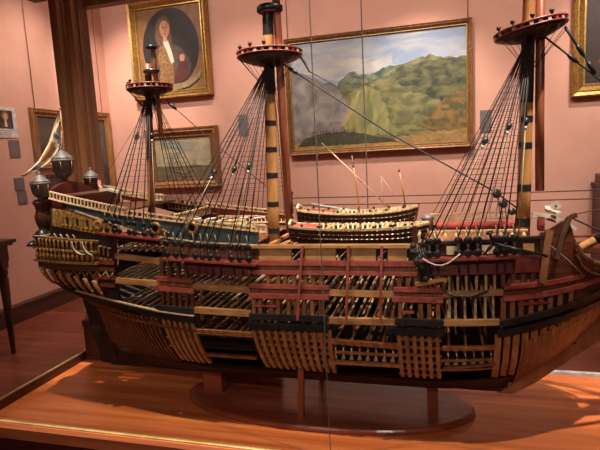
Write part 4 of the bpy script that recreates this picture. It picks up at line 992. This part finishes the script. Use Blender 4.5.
MB().tube([(-.183,1.622,1.52), (-.15,1.622,1.47), (-.106,1.622,1.412)], .0008, 'ropelight', 5).tube([(-.183,1.622,1.52), (-.176,1.622,1.42)], .0006, 'ropelight', 5).tube([(-.262,1.622,1.47), (-.264,1.663,1.43)], .0012, 'rope', 5).build('rigging', b1)
MB().tube([(-.43,1.675,1.431), (-.33,1.672,1.414), (-.233,1.668,1.399)], [.0055,.004,.0022], 'silver', 8).build('oar', b1)
for x in (-.36, -.19):
    MB().box((x, 1.62, 1.3415), (.014, .06, .031), 'brown').build('chock', b1)
# ------------------------------------------------------------------ camera
f, pitch, roll, yaw = 505.0, math.radians(7.85), math.radians(-3.02), math.radians(15.8)
fw = Vector((-math.sin(yaw)*math.cos(pitch), math.cos(yaw)*math.cos(pitch), -math.sin(pitch)))
rt = Vector((math.cos(yaw), math.sin(yaw), 0)); up = rt.cross(fw)
r2 = rt*math.cos(roll)+up*math.sin(roll); u2 = up*math.cos(roll)-rt*math.sin(roll)
cd = bpy.data.cameras.new('camera'); cam = bpy.data.objects.new('camera', cd); COL.objects.link(cam)
cam.matrix_world = Matrix(((r2.x, u2.x, -fw.x, 0), (r2.y, u2.y, -fw.y, 0), (r2.z, u2.z, -fw.z, 1.6), (0, 0, 0, 1)))
cd.sensor_fit = 'HORIZONTAL'; cd.sensor_width = 36; cd.lens = 36*f/600; cd.clip_start = .02
SC.camera = cam

# ------------------------------------------------------------------ lights: ceiling spotlights of the gallery, plus added fill lights
def spot(name, loc, to, power, deg, blend, col=(1, .89, .78), r=.03):
    d = bpy.data.lights.new(name, 'SPOT'); d.energy = power; d.spot_size = math.radians(deg); d.spot_blend = blend; d.color = col; d.shadow_soft_size = r
    o = bpy.data.objects.new(name, d); COL.objects.link(o); o.location = loc
    o.rotation_euler = (Vector(to)-Vector(loc)).to_track_quat('-Z', 'Y').to_euler(); return o
spot('case_spotlight', (-.95, .95, 4.05), (-.75, 1.55, 1.1), 820, 44, .8)
spot('case_spotlight', (.85, .95, 4.05), (.1, 1.55, 1.1), 820, 44, .8)
spot('front_spotlight', (-1.2, -2.2, 3.5), (-.8, 1.5, 1.3), 130, 34, .7)
spot('front_spotlight', (.9, -2.2, 3.5), (-.1, 1.5, 1.2), 105, 30, .7)
spot('wall_spotlight', (-.3, 4.6, 4.1), (-.15, 6.1, 1.4), 560, 60, 1, r=.04)
spot('wall_spotlight', (-2.0, 4.7, 4.1), (-2.3, 6.1, 1.9), 160, 60, 1, r=.04)
spot('wall_spotlight', (-3.4, 4.7, 4.1), (-3.95, 6.1, 2.1), 440, 62, 1, r=.04)
spot('wall_spotlight', (1.7, 4.6, 4.1), (1.9, 6.1, 1.7), 330, 66, 1, r=.04)
spot('side_spotlight', (-3.0, 4.4, 4.1), (-4.33, 4.9, 2.2), 230, 60, 1, r=.04)
spot('side_spotlight', (-3.2, 2.6, 4.1), (-4.33, 3.0, 1.6), 90, 70, 1, r=.04)
spot('floor_fill_light', (-2.4, 3.9, 4.1), (-2.9, 4.2, 0), 190, 60, 1)  # added fill that brightens the room floor, no fixture
w = bpy.data.worlds.new('world'); SC.world = w; w.use_nodes = True
w.node_tree.nodes['Background'].inputs[0].default_value = (1, .8, .65, 1); w.node_tree.nodes['Background'].inputs[1].default_value = .03
d = bpy.data.lights.new('ceiling_fill_light', 'AREA'); d.energy = 25; d.size = 2.5; d.color = (1, .89, .78)  # soft fill added under the ceiling, not a known lamp
o = bpy.data.objects.new('ceiling_fill_light', d); COL.objects.link(o); o.location = (-.5, 2.6, 4.1)
d = bpy.data.lights.new('wall_fill_light', 'AREA'); d.shape = 'RECTANGLE'; d.energy = 85; d.size = 8; d.size_y = .25; d.color = (1, .89, .78); d.spread = math.radians(120)  # long area fill added to even out the wall brightness
o = bpy.data.objects.new('wall_fill_light', d); COL.objects.link(o); o.location = (-.4, 3.6, 4.1); o.rotation_euler = (Vector((0, 2.5, -2.0))).to_track_quat('-Z', 'Y').to_euler()

SC.view_settings.view_transform = 'Standard'; SC.view_settings.look = 'None'; SC.view_settings.exposure = 0; SC.view_settings.gamma = 1
SC.view_settings.use_curve_mapping = False
SC.cycles.transparent_max_bounces = 24; SC.cycles.max_bounces = 8; SC.cycles.sample_clamp_indirect = 4
